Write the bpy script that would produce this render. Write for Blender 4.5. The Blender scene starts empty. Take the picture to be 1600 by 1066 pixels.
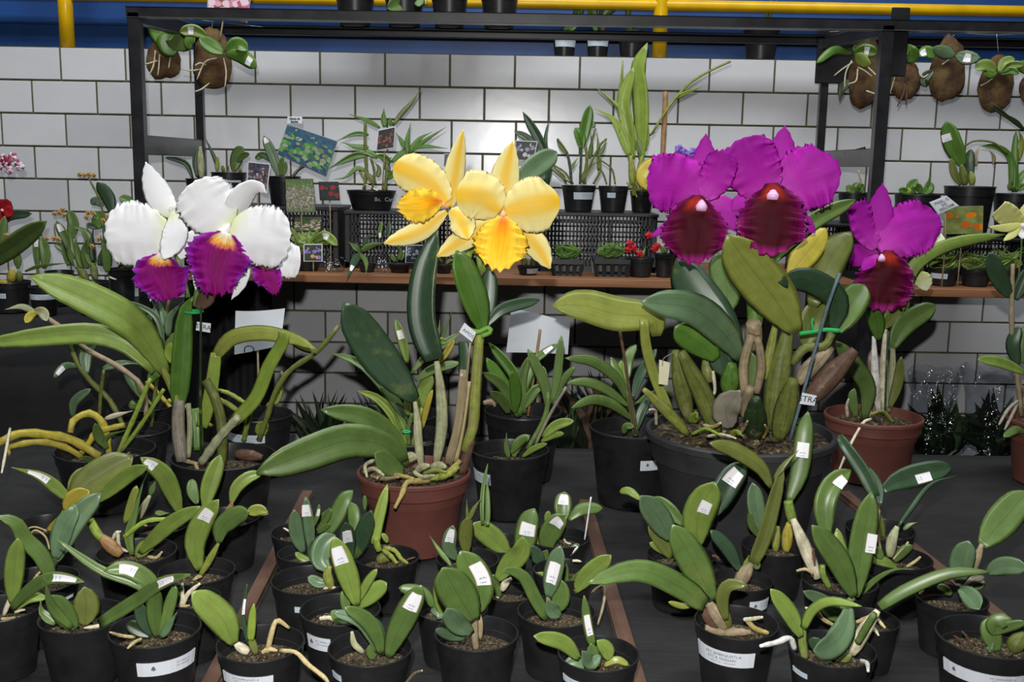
import bpy, bmesh, math, random
from mathutils import Vector, Matrix, noise
random.seed(7)
# ------------------------------------------------------------------ camera
FPX, CX, CY = 1640.0, 800.0, 533.0
CAM = Vector((0.0, 0.0, 1.55))
PITCH, ROLL = math.radians(9.5), math.radians(1.0)
FWD = Vector((0, math.cos(PITCH), -math.sin(PITCH)))
_u0 = Vector((0, math.sin(PITCH), math.cos(PITCH)))
RGT = Vector((1, 0, 0)) * math.cos(ROLL) + _u0 * math.sin(ROLL)
UPV = Vector((1, 0, 0)) * -math.sin(ROLL) + _u0 * math.cos(ROLL)
scene = bpy.context.scene
COL = scene.collection
cd = bpy.data.cameras.new('camera'); cam = bpy.data.objects.new('camera', cd); COL.objects.link(cam)
cd.sensor_width = 36.0; cd.lens = FPX / 1600 * 36.0; cd.clip_start = 0.02; cd.clip_end = 60
m = Matrix.Identity(4)
for i in range(3):
    m[i][0] = RGT[i]; m[i][1] = UPV[i]; m[i][2] = -FWD[i]; m[i][3] = CAM[i]
cam.matrix_world = m
scene.camera = cam
# ------------------------------------------------------------------ world, lamps, exposure
w = bpy.data.worlds.new('hall_air'); scene.world = w; w.use_nodes = True
w.node_tree.nodes['Background'].inputs[0].default_value = (0.75, 0.82, 1.0, 1)
w.node_tree.nodes['Background'].inputs[1].default_value = 0.012
def lamp(name, kind, loc, energy, size, aim=None, color=(1, 1, 1)):
    l = bpy.data.lights.new(name, kind); o = bpy.data.objects.new(name, l); COL.objects.link(o)
    o.location = loc; l.energy = energy; l.color = color
    if kind == 'AREA': l.shape = 'RECTANGLE'; l.size, l.size_y = size
    else: l.shadow_soft_size = size
    if aim is not None:
        o.rotation_euler = (Vector(aim) - Vector(loc)).to_track_quat('-Z', 'Y').to_euler()
    return o
fl = lamp('camera_flash', 'SPOT', (-0.03, -0.02, 1.69), 142, 0.016, (-0.22, 3.0, 1.22), (1.0, 0.98, 0.95))
fl.data.spot_size = math.radians(98); fl.data.spot_blend = 0.75
lamp('hall_ceiling_lamp', 'AREA', (-1.5, 1.9, 4.6), 86, (2.6, 1.0), (-1.2, 4.0, 1.3), (0.95, 0.98, 1.0))
lamp('hall_ceiling_lamp', 'AREA', (1.5, 1.9, 4.6), 80, (2.6, 1.0), (1.2, 4.0, 1.3), (0.95, 0.98, 1.0))
scene.view_settings.view_transform = 'Standard'
scene.view_settings.look = 'None'
scene.view_settings.exposure = 0.0
scene.view_settings.gamma = 1.0
scene.view_settings.use_curve_mapping = False
# ------------------------------------------------------------------ pixel helpers (photo crops -> points in the room)
CROP = {'1': (0, 0, 420/1599), '2': (400, 0, 420/1599), '3': (800, 0, 420/1599), '4': (1180, 0, 420/1599),
        '5': (0, 260, 420/1599), '6': (400, 260, 420/1599), '7': (800, 260, 420/1599), '8': (1180, 260, 420/1599),
        'a': (0, 520, 420/1599), 'b': (400, 520, 420/1599), 'c': (800, 520, 420/1599), 'd': (1180, 520, 420/1599),
        'e': (0, 786, 420/1599), 'f': (400, 786, 420/1599), 'g': (800, 786, 420/1599), 'h': (1180, 786, 420/1599),
        'i': (150, 240, 330/1466), 'j': (590, 190, 300/1279), 'k': (1000, 190, 320/1421), 'm': (1300, 270, 300/1390),
        'n': (380, 170, 260/1459), 'o': (430, 320, 290/1600), 'p': (0, 240, 220/902), 'q': (240, 180, 200/1523),
        'r': (1400, 170, 200/735), 's': (1000, 400, 350/1166), 't': (780, 180, 280/1066), 'u': (1420, 440, 180/600),
        'A': (0, 780, 210/1599), 'B': (200, 690, 230/1532), 'C': (420, 760, 240/1600), 'D': (660, 760, 300/1600),
        'E': (960, 680, 300/1454), 'F': (1240, 690, 280/1571), 'G': (1500, 400, 100/333), 'H': (430, 480, 310/1502),
        'z': (0, 0, 1.0)}
def cpx(c, x, y):
    o = CROP[c]; return o[0] + x * o[2], o[1] + y * o[2]
def at(px, py, Y):
    d = FWD * FPX + RGT * (px - CX) - UPV * (py - CY)
    return CAM + d * ((Y - CAM.y) / d.y)
def mpp(P):                                    # metres per photo pixel at a point
    return (P - CAM).dot(FWD) / FPX
# ------------------------------------------------------------------ materials
def srgb(r, g, b):
    f = lambda v: (v/255/12.92) if v/255 <= .04045 else ((v/255+.055)/1.055)**2.4
    return (f(r), f(g), f(b), 1.0)
MATS = {}
def new_mat(name):
    mt = bpy.data.materials.new(name); mt.use_nodes = True
    nt = mt.node_tree; b = nt.nodes['Principled BSDF']
    MATS[name] = mt
    return mt, nt, b
def N(nt, t, **kw):
    n = nt.nodes.new(t)
    for k, v in kw.items():
        if k.startswith('i_'): n.inputs[k[2:].replace('_', ' ')].default_value = v
        else: setattr(n, k, v)
    return n
def ramp(nt, fac, stops):
    r = nt.nodes.new('ShaderNodeValToRGB'); e = r.color_ramp.elements
    while len(e) < len(stops): e.new(0.5)
    for k, (p, c) in enumerate(stops): e[k].position = p; e[k].color = c
    nt.links.new(fac, r.inputs[0]); return r.outputs[0]
def mixc(nt, fac, a, b, mode='MIX'):
    x = nt.nodes.new('ShaderNodeMix'); x.data_type = 'RGBA'; x.blend_type = mode
    for s, v in ((x.inputs[0], fac), (x.inputs[6], a), (x.inputs[7], b)):
        if hasattr(v, 'is_linked') or hasattr(v, 'links'): nt.links.new(v, s)
        else: s.default_value = v
    return x.outputs[2]
def math_(nt, op, a, b=0.0, c=None):
    x = nt.nodes.new('ShaderNodeMath'); x.operation = op
    for s, v in zip(x.inputs, (a, b) if c is None else (a, b, c)):
        if hasattr(v, 'links'): nt.links.new(v, s)
        else: s.default_value = v
    return x.outputs[0]
def noise_fac(nt, scale, detail=3.0, vec=None, coord='Object', rough=.55):
    n = N(nt, 'ShaderNodeTexNoise'); n.inputs['Scale'].default_value = scale; n.inputs['Detail'].default_value = detail
    n.inputs['Roughness'].default_value = rough
    if vec is None:
        tc = N(nt, 'ShaderNodeTexCoord'); vec = tc.outputs[coord]
    nt.links.new(vec, n.inputs['Vector']); return n.outputs['Fac']
def bump(nt, b, fac, strength, dist=0.002):
    bp = N(nt, 'ShaderNodeBump'); bp.inputs['Strength'].default_value = strength; bp.inputs['Distance'].default_value = dist
    nt.links.new(fac, bp.inputs['Height']); nt.links.new(bp.outputs[0], b.inputs['Normal'])
def plain(name, c, rough=.5, spec=.5, var=.25, nscale=40, metal=0, bmp=0, rough_var=0):
    mt, nt, b = new_mat(name)
    f = noise_fac(nt, nscale)
    dark = tuple(v * (1 - var) for v in c[:3]) + (1,); lite = tuple(min(1, v * (1 + var)) for v in c[:3]) + (1,)
    nt.links.new(ramp(nt, f, [(.3, dark), (.7, lite)]), b.inputs['Base Color'])
    b.inputs['Roughness'].default_value = rough; b.inputs['Specular IOR Level'].default_value = spec
    b.inputs['Metallic'].default_value = metal
    if bmp: bump(nt, b, f, bmp)
    return mt
def tinted(name, rough=.45, spec=.4, var=.22, nscale=55, midrib=0.0, streak=0.0, bmp=0.0, blotch=None):
    """material whose hue comes from the object's own colour, with procedural variation"""
    mt, nt, b = new_mat(name)
    oi = N(nt, 'ShaderNodeObjectInfo')
    f = noise_fac(nt, nscale)
    k = ramp(nt, f, [(.25, (1-var,)*3 + (1,)), (.75, (1+var,)*3 + (1,))])
    c = mixc(nt, 1.0, oi.outputs['Color'], k, 'MULTIPLY')
    uv = N(nt, 'ShaderNodeUVMap'); sp = N(nt, 'ShaderNodeSeparateXYZ'); nt.links.new(uv.outputs[0], sp.inputs[0])
    if midrib:
        d = math_(nt, 'ABSOLUTE', math_(nt, 'SUBTRACT', sp.outputs[0], .5))
        mr = ramp(nt, d, [(0, (1-midrib,)*3 + (1,)), (.035, (1, 1, 1, 1)), (.46, (1, 1, 1, 1)), (.5, (1.0+midrib*.9, 1.0+midrib*.8, 1, 1))])
        c = mixc(nt, 1.0, c, mr, 'MULTIPLY')
    if streak:
        wv = N(nt, 'ShaderNodeTexNoise'); wv.inputs['Scale'].default_value = 1.0
        mp = N(nt, 'ShaderNodeMapping'); mp.inputs['Scale'].default_value = (26, 2.2, 1); nt.links.new(uv.outputs[0], mp.inputs[0])
        nt.links.new(mp.outputs[0], wv.inputs['Vector'])
        sr = ramp(nt, wv.outputs['Fac'], [(.3, (1-streak,)*3 + (1,)), (.7, (1+streak,)*3 + (1,))])
        c = mixc(nt, 1.0, c, sr, 'MULTIPLY')
    if blotch:
        bf = noise_fac(nt, blotch[1], 4, rough=.6)
        c = mixc(nt, ramp(nt, bf, [(blotch[2], (0, 0, 0, 1)), (blotch[2] + .1, (blotch[3],) * 3 + (1,))]), c, blotch[0])
    nt.links.new(c, b.inputs['Base Color'])
    b.inputs['Roughness'].default_value = rough; b.inputs['Specular IOR Level'].default_value = spec
    if bmp: bump(nt, b, f, bmp)
    return mt
M_LEAF = tinted('orchid_leaf', rough=.37, spec=.5, var=.16, nscale=38, midrib=.25, streak=.09, blotch=(srgb(128, 134, 66), 16, .60, .35))
M_STEM = tinted('orchid_stem', rough=.5, spec=.3, var=.28, nscale=70, streak=.3, bmp=.2, blotch=(srgb(150, 136, 104), 30, .57, .6))
M_ROOT = tinted('orchid_root', rough=.7, spec=.2, var=.3, nscale=120, bmp=.3)
M_PETAL = tinted('small_petal', rough=.6, spec=.2, var=.12, nscale=90)
M_PAPERC = tinted('coloured_plastic', rough=.5, spec=.3, var=.05)
M_BLACKPOT = plain('black_pot_plastic', (.0155, .0156, .0170, 1), rough=.36, spec=.4, var=.3, nscale=25)
M_GREYPOT = plain('dark_grey_pot_plastic', (.034, .035, .038, 1), rough=.5, spec=.4, var=.2, nscale=18)
M_BRICKPOT = plain('brick_red_pot_plastic', srgb(110, 66, 58), rough=.48, spec=.35, var=.14, nscale=14)
M_SOIL = None
def _soil():
    mt, nt, b = new_mat('bark_substrate')
    f = noise_fac(nt, 13, 3)
    nt.links.new(ramp(nt, f, [(.36, srgb(16, 13, 10)), (.45, srgb(50, 39, 29)), (.52, srgb(84, 66, 46)), (.56, srgb(86, 86, 46)), (.60, srgb(40, 32, 24)), (.66, srgb(150, 134, 100))]), b.inputs['Base Color'])
    b.inputs['Roughness'].default_value = .9; bump(nt, b, f, .8, .004)
    return mt
M_SOIL = _soil()
def _print(name, base, ink, rows, cols, border=None, thr=.5, x0=.1, x1=.9, y0=.12, y1=.88):
    """paper with rows of small illegible print"""
    mt, nt, b = new_mat(name)
    uv = N(nt, 'ShaderNodeUVMap'); sp = N(nt, 'ShaderNodeSeparateXYZ'); nt.links.new(uv.outputs[0], sp.inputs[0])
    X, Y = sp.outputs[0], sp.outputs[1]
    row = math_(nt, 'FRACT', math_(nt, 'MULTIPLY', Y, rows))
    inrow = math_(nt, 'COMPARE', row, .5, .2)
    mp = N(nt, 'ShaderNodeMapping'); mp.inputs['Scale'].default_value = (cols, rows * 1.0, 1)
    nt.links.new(uv.outputs[0], mp.inputs[0])
    n = N(nt, 'ShaderNodeTexNoise'); n.inputs['Scale'].default_value = 1.0; n.inputs['Detail'].default_value = 1.0
    nt.links.new(mp.outputs[0], n.inputs['Vector'])
    ink_f = math_(nt, 'GREATER_THAN', n.outputs['Fac'], thr)
    inx = math_(nt, 'COMPARE', X, (x0+x1)/2, (x1-x0)/2); iny = math_(nt, 'COMPARE', Y, (y0+y1)/2, (y1-y0)/2)
    f = math_(nt, 'MULTIPLY', math_(nt, 'MULTIPLY', inrow, ink_f), math_(nt, 'MULTIPLY', inx, iny))
    c = mixc(nt, f, base, ink)
    if border:
        ex = math_(nt, 'GREATER_THAN', math_(nt, 'ABSOLUTE', math_(nt, 'SUBTRACT', X, .5)), .44)
        ey = math_(nt, 'GREATER_THAN', math_(nt, 'ABSOLUTE', math_(nt, 'SUBTRACT', Y, .5)), .46)
        c = mixc(nt, math_(nt, 'MULTIPLY', ex, .55), c, border)
    nt.links.new(c, b.inputs['Base Color']); b.inputs['Roughness'].default_value = .55
    return mt
M_POTLABEL = _print('printed_pot_label', srgb(205, 218, 228), srgb(120, 130, 140), 6, 34, thr=.5, x0=.42, x1=.94, y0=.1, y1=.9)
M_STICKER = _print('price_sticker', srgb(246, 246, 250), srgb(130, 146, 172), 5, 9, border=srgb(205, 120, 125), thr=.5, x0=.25, x1=.75, y0=.1, y1=.42)
M_WHITE = plain('white_paper', srgb(222, 228, 236), rough=.6, var=.03)
M_LABELINK = plain('grey_print', srgb(96, 104, 114), rough=.6, var=.1)
M_INK = plain('black_ink', srgb(25, 25, 30), rough=.6, var=.1)
M_PALEINK = plain('grey_marker', srgb(150, 150, 150), rough=.6, var=.1)
# ------------------------------------------------------------------ object helpers
def link(name, me, mat=None, parent=None, smooth=True, color=None):
    o = bpy.data.objects.new(name, me); COL.objects.link(o)
    if mat is not None and len(me.materials) == 0: me.materials.append(mat)
    if smooth and me.polygons: me.polygons.foreach_set('use_smooth', [True] * len(me.polygons))
    if parent is not None:
        o.parent = parent; o.matrix_parent_inverse = Matrix.Translation(-parent_world(parent))
    if color: o.color = color
    return o
_PW = {}
def parent_world(p):
    return _PW.get(p.name, Vector((0, 0, 0)))
def thing(name, loc, label, cat, group=None):
    o = bpy.data.objects.new(name, None); COL.objects.link(o); o.location = loc; o.empty_display_size = .05
    _PW[o.name] = Vector(loc)
    o['label'] = label; o['category'] = cat
    if group: o['group'] = group
    return o
def tag(o, label, cat, group=None):
    o['label'] = label; o['category'] = cat
    if group: o['group'] = group
    return o
def structure(o): o['kind'] = 'structure'; return o
def mesh(name, vs, fs, uvs=None):
    me = bpy.data.meshes.new(name); me.from_pydata([tuple(v) for v in vs], [], fs)
    if uvs:
        l = me.uv_layers.new(name='UVMap')
        vi = [0] * len(me.loops); me.loops.foreach_get('vertex_index', vi)
        flat = [c for i in vi for c in uvs[i]]; l.data.foreach_set('uv', flat)
    me.update(); return me
def boxmesh(name, x0, x1, y0, y1, z0, z1, bev=0.0, seg=1):
    bm = bmesh.new(); bmesh.ops.create_cube(bm, size=1.0)
    for v in bm.verts:
        v.co = Vector((x0 + (v.co.x + .5) * (x1 - x0), y0 + (v.co.y + .5) * (y1 - y0), z0 + (v.co.z + .5) * (z1 - z0)))
    if bev: bmesh.ops.bevel(bm, geom=bm.edges[:], offset=bev, segments=seg, affect='EDGES')
    me = bpy.data.meshes.new(name); bm.to_mesh(me); bm.free(); return me
def barmesh(name, A, B, w, h, up=Vector((0, 0, 1)), bev=.002):
    """rectangular bar from A to B, w across, h along up"""
    A, B = Vector(A), Vector(B); T = (B - A); L = T.length; T.normalize()
    S = T.cross(up); S = S.normalized() if S.length > 1e-4 else Vector((1, 0, 0)); U = S.cross(T).normalized()
    bm = bmesh.new(); bmesh.ops.create_cube(bm, size=1.0)
    for v in bm.verts:
        c = v.co.copy(); v.co = A + T * ((c.x + .5) * L) + S * (c.y * w) + U * (c.z * h)
    if bev: bmesh.ops.bevel(bm, geom=bm.edges[:], offset=bev, segments=1, affect='EDGES')
    bmesh.ops.recalc_face_normals(bm, faces=bm.faces[:])
    me = bpy.data.meshes.new(name); bm.to_mesh(me); bm.free(); return me
def join_meshes(name, mes):
    bm = bmesh.new()
    for me in mes: bm.from_mesh(me); bpy.data.meshes.remove(me)
    out = bpy.data.meshes.new(name); bm.to_mesh(out); bm.free(); return out
def crom(P, t):
    n = len(P) - 1
    if n == 0: return P[0]
    x = min(max(t, 0), 1) * n; i = min(int(x), n - 1); u = x - i
    p1, p2 = P[i], P[i + 1]
    p0 = P[i - 1] if i > 0 else p1 + (p1 - p2); p3 = P[i + 2] if i + 2 <= n else p2 + (p2 - p1)
    return ((p1 * 2) + (p2 - p0) * u + (p0 * 2 - p1 * 5 + p2 * 4 - p3) * u * u + (p1 * 3 - p0 - p2 * 3 + p3) * u * u * u) * .5
def lut(vals, t):
    n = len(vals) - 1
    if n == 0: return vals[0]
    x = min(max(t, 0), 1) * n; i = min(int(x), n - 1); u = x - i; u = u * u * (3 - 2 * u)
    return vals[i] * (1 - u) + vals[i + 1] * u
def resample(P, n):
    pts = [crom(P, k / 60) for k in range(61)]; L = [0]
    for a, b in zip(pts, pts[1:]): L.append(L[-1] + (b - a).length)
    out = []; j = 0
    for k in range(n + 1):
        s = L[-1] * k / n
        while j < 59 and L[j + 1] < s: j += 1
        d = L[j + 1] - L[j]; out.append(pts[j].lerp(pts[j + 1], (s - L[j]) / d if d > 1e-9 else 0))
    return out, L[-1]
def frames(path, roll=0.0):
    F = []
    for k, p in enumerate(path):
        a, b = path[max(k - 1, 0)], path[min(k + 1, len(path) - 1)]
        T = (b - a).normalized(); v = (p - CAM).normalized()
        S = T.cross(v)
        S = Vector((1, 0, 0)) if S.length < 1e-3 else S.normalized()
        if F and S.dot(F[-1][1]) < 0: S = -S
        Nn = S.cross(T).normalized()
        if F and Nn.dot(F[-1][2]) < 0: Nn = -Nn
        if not F and Nn.dot(v) > 0: Nn = -Nn
        F.append((T, S, Nn))
    if roll:
        c, s = math.cos(roll), math.sin(roll)
        F = [(T, S * c + Nn * s, Nn * c - S * s) for T, S, Nn in F]
    return F
def blade(name, P, wl, wr, mat, parent, color=None, roll=0.0, fold=.2, thick=.0013, n=14, m=3, ruffle=0.0, rfreq=9, fringe=0.0, cup=0.0, seed=0, curl=0.0, rend=0.0, efr=0.0):
    """leaf or petal: closed thin body along path P; wl / wr half widths (m) along it; returns object and a surface sampler"""
    path, L = resample(P, n); F = frames(path, roll); rows = []; rnd = random.Random(seed)
    ph = [rnd.uniform(0, 6.28) for _ in range(4)]
    def surf(k, q):
        t = k / n; T, S, Nn = F[k]; a, b = lut(wl, t), lut(wr, t); w = a if q < 0 else b
        e = abs(q)
        if fringe and e > .6: w *= 1 + fringe * 2.2 * noise.noise((t * rfreq * 1.6, (3 if q < 0 else 7) + seed, 1.7)) * (e - .6) * 2.5 + fringe * .5 * math.sin(t * rfreq * 2.6 + ph[0]) * (e - .6) * 2.5
        r = 0.0
        if ruffle:
            r = ruffle * (a + b) * (e ** 2.6 * 1.5 * noise.noise((t * rfreq * .55 + seed, q * 1.1, .3)) + e ** 5 * 1.3 * noise.noise((t * rfreq * 1.5, (2.3 if q < 0 else 9.1) + seed, q)) + .25 * noise.noise((t * 3.1, q * 2.4, seed)))
        p = path[k] + S * (q * w) + Nn * (fold * e * w - cup * e * e * w + r) - Nn * (curl * L * t * t)
        if rend and t > .4: p -= T * (rend * L * q * q * ((t - .4) / .6) ** 2)
        if efr and t > .75: p += T * (efr * L * ((t - .75) * 4) ** 2 * (math.sin(q * 14 + ph[3]) + .6 * math.sin(q * 31 + ph[0]))); 
        if efr and t > .6: p += Nn * (efr * L * .9 * ((t - .6) * 2.5) ** 2 * math.sin(q * 17 + ph[1]))
        return p
    vs, uvs, fs = [], [], []
    ring = 4 * m
    for k in range(n + 1):
        T, S, Nn = F[k]; t = k / n
        top = [surf(k, j / m) for j in range(-m, m + 1)]
        th = thick * (1 if 0 < k < n else .3)
        for j, p in enumerate(top): vs.append(p + Nn * (th * .5 * (1 if 0 < j < 2 * m else 0))); uvs.append((j / (2 * m), t))
        for j in range(2 * m - 1, 0, -1): vs.append(top[j] - Nn * (th * .5)); uvs.append((j / (2 * m), t))
    for k in range(n):
        for j in range(ring):
            a = k * ring + j; b = k * ring + (j + 1) % ring; fs.append((a, b, b + ring, a + ring))
    fs.append(tuple(range(ring))[::-1]); fs.append(tuple(range(n * ring, n * ring + ring)))
    o = link(name, mesh(name, vs, fs, uvs), mat, parent, color=color)
    def sampler(t, q):
        k = t * n; i = min(int(k), n - 1); u = k - i
        return surf(i, q).lerp(surf(i + 1, q), u), F[i][2]
    return o, sampler
def patch(name, samp, t0, t1, q0, q1, mat, parent, off=.0012, n=4, m=4, color=None, skew=0.0):
    vs, uvs, fs = [], [], []
    for s, o_ in ((0, off), (1, off * .3)):
        for a in range(n + 1):
            for b in range(m + 1):
                t = t0 + (t1 - t0) * a / n; q = q0 + (q1 - q0) * b / m
                p, Nn = samp(min(max(t + skew * (q - (q0 + q1) / 2), 0), 1), q)
                v = (CAM - p).normalized(); sg = 1 if Nn.dot(v) > 0 else -1
                vs.append(p + Nn * (o_ * sg)); uvs.append((b / m, a / n))
    K = (n + 1) * (m + 1)
    for a in range(n):
        for b in range(m):
            i = a * (m + 1) + b; q = (i, i + 1, i + m + 2, i + m + 1); fs.append(q); fs.append(tuple(K + x for x in q[::-1]))
    edge = [b for b in range(m)] + [a * (m + 1) + m for a in range(n)] + [n * (m + 1) + m - b for b in range(m)] + [(n - a) * (m + 1) for a in range(n)]
    for x, y in zip(edge, edge[1:] + edge[:1]): fs.append((y, x, K + x, K + y))
    return link(name, mesh(name, vs, fs, uvs), mat, parent, smooth=False, color=color)
def tube(name, P, rad, mat, parent, color=None, n=10, sides=8, knob=0.0, cap=True, flat=1.0, seed=0, node_every=0):
    path, L = resample(P, n); F = frames(path); rnd = random.Random(seed); vs, uvs, fs = [], [], []
    for k in range(n + 1):
        T, S, Nn = F[k]; t = k / n; r = lut(rad, t) * (1 + knob * rnd.uniform(-1, 1))
        if node_every and k % node_every == 0: r *= 1.18
        for j in range(sides):
            a = 2 * math.pi * j / sides; vs.append(path[k] + S * (r * math.cos(a)) + Nn * (r * flat * math.sin(a))); uvs.append((j / sides, t))
    for k in range(n):
        for j in range(sides):
            a = k * sides + j; b = k * sides + (j + 1) % sides; fs.append((a, b, b + sides, a + sides))
    fs.append(tuple(range(sides))[::-1]); fs.append(tuple(range(n * sides, (n + 1) * sides)))
    return link(name, mesh(name, vs, fs, uvs), mat, parent, color=color)
def lathe_mesh(name, prof, c, seg=36, sq=None):
    """surface of revolution about z through c; prof = [(r, z)]; sq gives a rounded square section"""
    vs, fs = [], []
    for r, z in prof:
        for j in range(seg):
            a = 2 * math.pi * j / seg; k = 1.0
            if sq: k = 1 / max(abs(math.cos(a)), abs(math.sin(a))) ** sq
            vs.append((c[0] + r * k * math.cos(a), c[1] + r * k * math.sin(a), c[2] + z))
    for i in range(len(prof) - 1):
        for j in range(seg):
            a = i * seg + j; b = i * seg + (j + 1) % seg; fs.append((a, b, b + seg, a + seg))
    if prof[0][0] > 1e-6: fs.append(tuple(range(seg))[::-1])
    if prof[-1][0] > 1e-6: fs.append(tuple(range((len(prof) - 1) * seg, len(prof) * seg)))
    return mesh(name, vs, fs)
def text_mesh(body, size, font_w=0.0):
    cu = bpy.data.curves.new('txt', 'FONT'); cu.body = body; cu.size = size; cu.align_x = 'CENTER'; cu.align_y = 'CENTER'
    cu.resolution_u = 2; cu.offset = font_w; cu.extrude = size * .02
    o = bpy.data.objects.new('txt', cu); COL.objects.link(o)
    dg = bpy.context.evaluated_depsgraph_get(); me = bpy.data.meshes.new_from_object(o.evaluated_get(dg))
    bpy.data.objects.remove(o); bpy.data.curves.remove(cu)
    return me
def text_on(name, body, size, O, X, Yv, mat, parent, off=.0006, font_w=0.0, bend=None):
    """flat lettering at O with axes X (reading) and Yv (up)"""
    me = text_mesh(body, size, font_w); X = X.normalized(); Yv = Yv.normalized(); Z = X.cross(Yv).normalized()
    for v in me.vertices:
        c = v.co.copy(); p = bend(c) if bend else O + X * c.x + Yv * c.y + Z * (off + c.z)
        v.co = p
    me.materials.clear()
    return link(name, me, mat, parent, smooth=False)
# ================================================================== the setting
TZ = 0.75                                       # table top
def _tile_mat():
    mt, nt, b = new_mat('white_glazed_tile')
    oi = N(nt, 'ShaderNodeObjectInfo')
    f = noise_fac(nt, 7, 3)
    c1 = ramp(nt, oi.outputs['Random'], [(0, srgb(196, 197, 200)), (1, srgb(212, 213, 215))])
    k = ramp(nt, f, [(.3, (.94, .94, .95, 1)), (.7, (1.03, 1.03, 1.03, 1))])
    nt.links.new(mixc(nt, 1.0, c1, k, 'MULTIPLY'), b.inputs['Base Color'])
    b.inputs['Roughness'].default_value = .22; b.inputs['Specular IOR Level'].default_value = .5
    f2 = noise_fac(nt, 9, 2); bump(nt, b, f2, .12, .004)
    return mt
M_TILE = _tile_mat()
M_GROUT = plain('olive_grout', srgb(92, 88, 62), rough=.9, var=.3, nscale=20, bmp=.2)
M_BLUE = plain('blue_painted_concrete', srgb(28, 68, 126), rough=.45, var=.22, nscale=5, bmp=.15)
M_YELLOW = plain('yellow_enamel', srgb(226, 178, 12), rough=.3, var=.12, nscale=12)
M_STEEL = plain('black_painted_steel', (.016, .016, .018, 1), rough=.34, spec=.5, var=.45, nscale=14, bmp=.1)
M_FLOOR = plain('grey_concrete', (.035, .035, .034, 1), rough=.8, var=.2, nscale=3)
def _wood(name, a, b_, sc=(2.0, 40, 40)):
    mt, nt, b = new_mat(name)
    tc = N(nt, 'ShaderNodeTexCoord'); mp = N(nt, 'ShaderNodeMapping'); mp.inputs['Scale'].default_value = sc
    nt.links.new(tc.outputs['Object'], mp.inputs[0])
    f = noise_fac(nt, 1.0, 5, mp.outputs[0])
    nt.links.new(ramp(nt, f, [(.3, a), (.7, b_)]), b.inputs['Base Color']); b.inputs['Roughness'].default_value = .65
    bump(nt, b, f, .2); return mt
M_PLANK = _wood('pine_plank', srgb(112, 72, 46), srgb(160, 110, 72))
M_LATH = _wood('brown_lath', srgb(84, 60, 48), srgb(116, 86, 70), (30, 3, 30))
def _cloth(name, base, sc):
    mt, nt, b = new_mat(name)
    f = noise_fac(nt, sc, 5); g = noise_fac(nt, 420, 2)
    k = ramp(nt, f, [(.3, tuple(v * .75 for v in base) + (1,)), (.7, tuple(v * 1.3 for v in base) + (1,))])
    nt.links.new(k, b.inputs['Base Color']); b.inputs['Roughness'].default_value = .85
    tc = N(nt, 'ShaderNodeTexCoord'); mp = N(nt, 'ShaderNodeMapping'); mp.inputs['Scale'].default_value = (1.2, 5.5, 1); nt.links.new(tc.outputs['Object'], mp.inputs[0])
    wr = noise_fac(nt, 3.0, 4, mp.outputs[0], rough=.5)
    h = math_(nt, 'ADD', math_(nt, 'MULTIPLY', wr, 1.0), math_(nt, 'MULTIPLY', g, .02))
    bump(nt, b, h, .55, .03); return mt
M_CLOTH = _cloth('black_tablecloth', (.0165, .0163, .0165), 9)
M_DRAPE = _cloth('black_drape', (.008, .008, .009), 6)

structure(link('floor', boxmesh('floor', -4, 4, -1.5, 4.0, -.1, 0), M_FLOOR, smooth=False))
WY = 4.0; PW, PH = .2405, .1210; ZTOP = at(820, 86, WY).z
wall = structure(link('wall_back', boxmesh('wall_back', -2.62, 2.62, WY + .004, WY + .25, 0, ZTOP), M_GROUT, smooth=False))
X0 = at(703, 112, WY).x
tile_me = boxmesh('tile', -PW/2 + .0035, PW/2 - .0035, -.004, .006, -PH/2 + .0035, PH/2 - .0035, bev=.0015, seg=1)
tile_me.materials.append(M_TILE)
rt = random.Random(3)
for r in range(14):
    zc = ZTOP - PH * (r + .5)
    for c in range(-12, 13):
        xc = X0 + PW * (c + .5) + (0 if r % 2 == 0 else -PW * .48) + .004 * (r % 3)
        if not -2.5 < xc < 2.5: continue
        o = bpy.data.objects.new('tile', tile_me); COL.objects.link(o); o.parent = wall
        o.location = (xc, WY + .002, zc)
        o.rotation_euler = (rt.gauss(0, .003), 0, rt.gauss(0, .003))
# blue painted riser of the stand above the tiled wall
bl = structure(link('wall_upper', boxmesh('wall_upper', -2.62, 2.62, WY + .16, WY + .4, ZTOP, ZTOP + 1.2), M_BLUE, smooth=False))
for k, (za, zb, dy) in enumerate(((0, .035, .012), (.098, .128, .035), (.215, .262, .03))):
    o = link('ledge', boxmesh('ledge', -2.62, 2.62, WY + .16 - dy, WY + .17, ZTOP + za + .0, ZTOP + zb, bev=.006, seg=2), M_BLUE, bl, smooth=False)
# yellow pipe railing standing on the wall head
def pipe(name, A, B, r, mat, parent):
    return tube(name, [Vector(A), (Vector(A) + Vector(B)) / 2, Vector(B)], [r, r], mat, parent, n=4, sides=16)
rp = at(1030, 86, WY + .03); rr = at(105, 62, WY + .03); zr = at(1200, 11, WY + .03).z
rail = thing('pipe_railing', (0, WY + .03, ZTOP), 'yellow painted pipe railing standing along the top of the tiled wall', 'railing')
for p in (rp, rr, Vector((rp.x * 2 - rr.x, rp.y, rp.z))):
    pipe('post', (p.x, WY + .03, ZTOP), (p.x, WY + .03, zr + .5), .027, M_YELLOW, rail)
pipe('rail', (-2.6, WY + .03, zr), (2.6, WY + .03, zr), .0205, M_YELLOW, rail)
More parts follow.
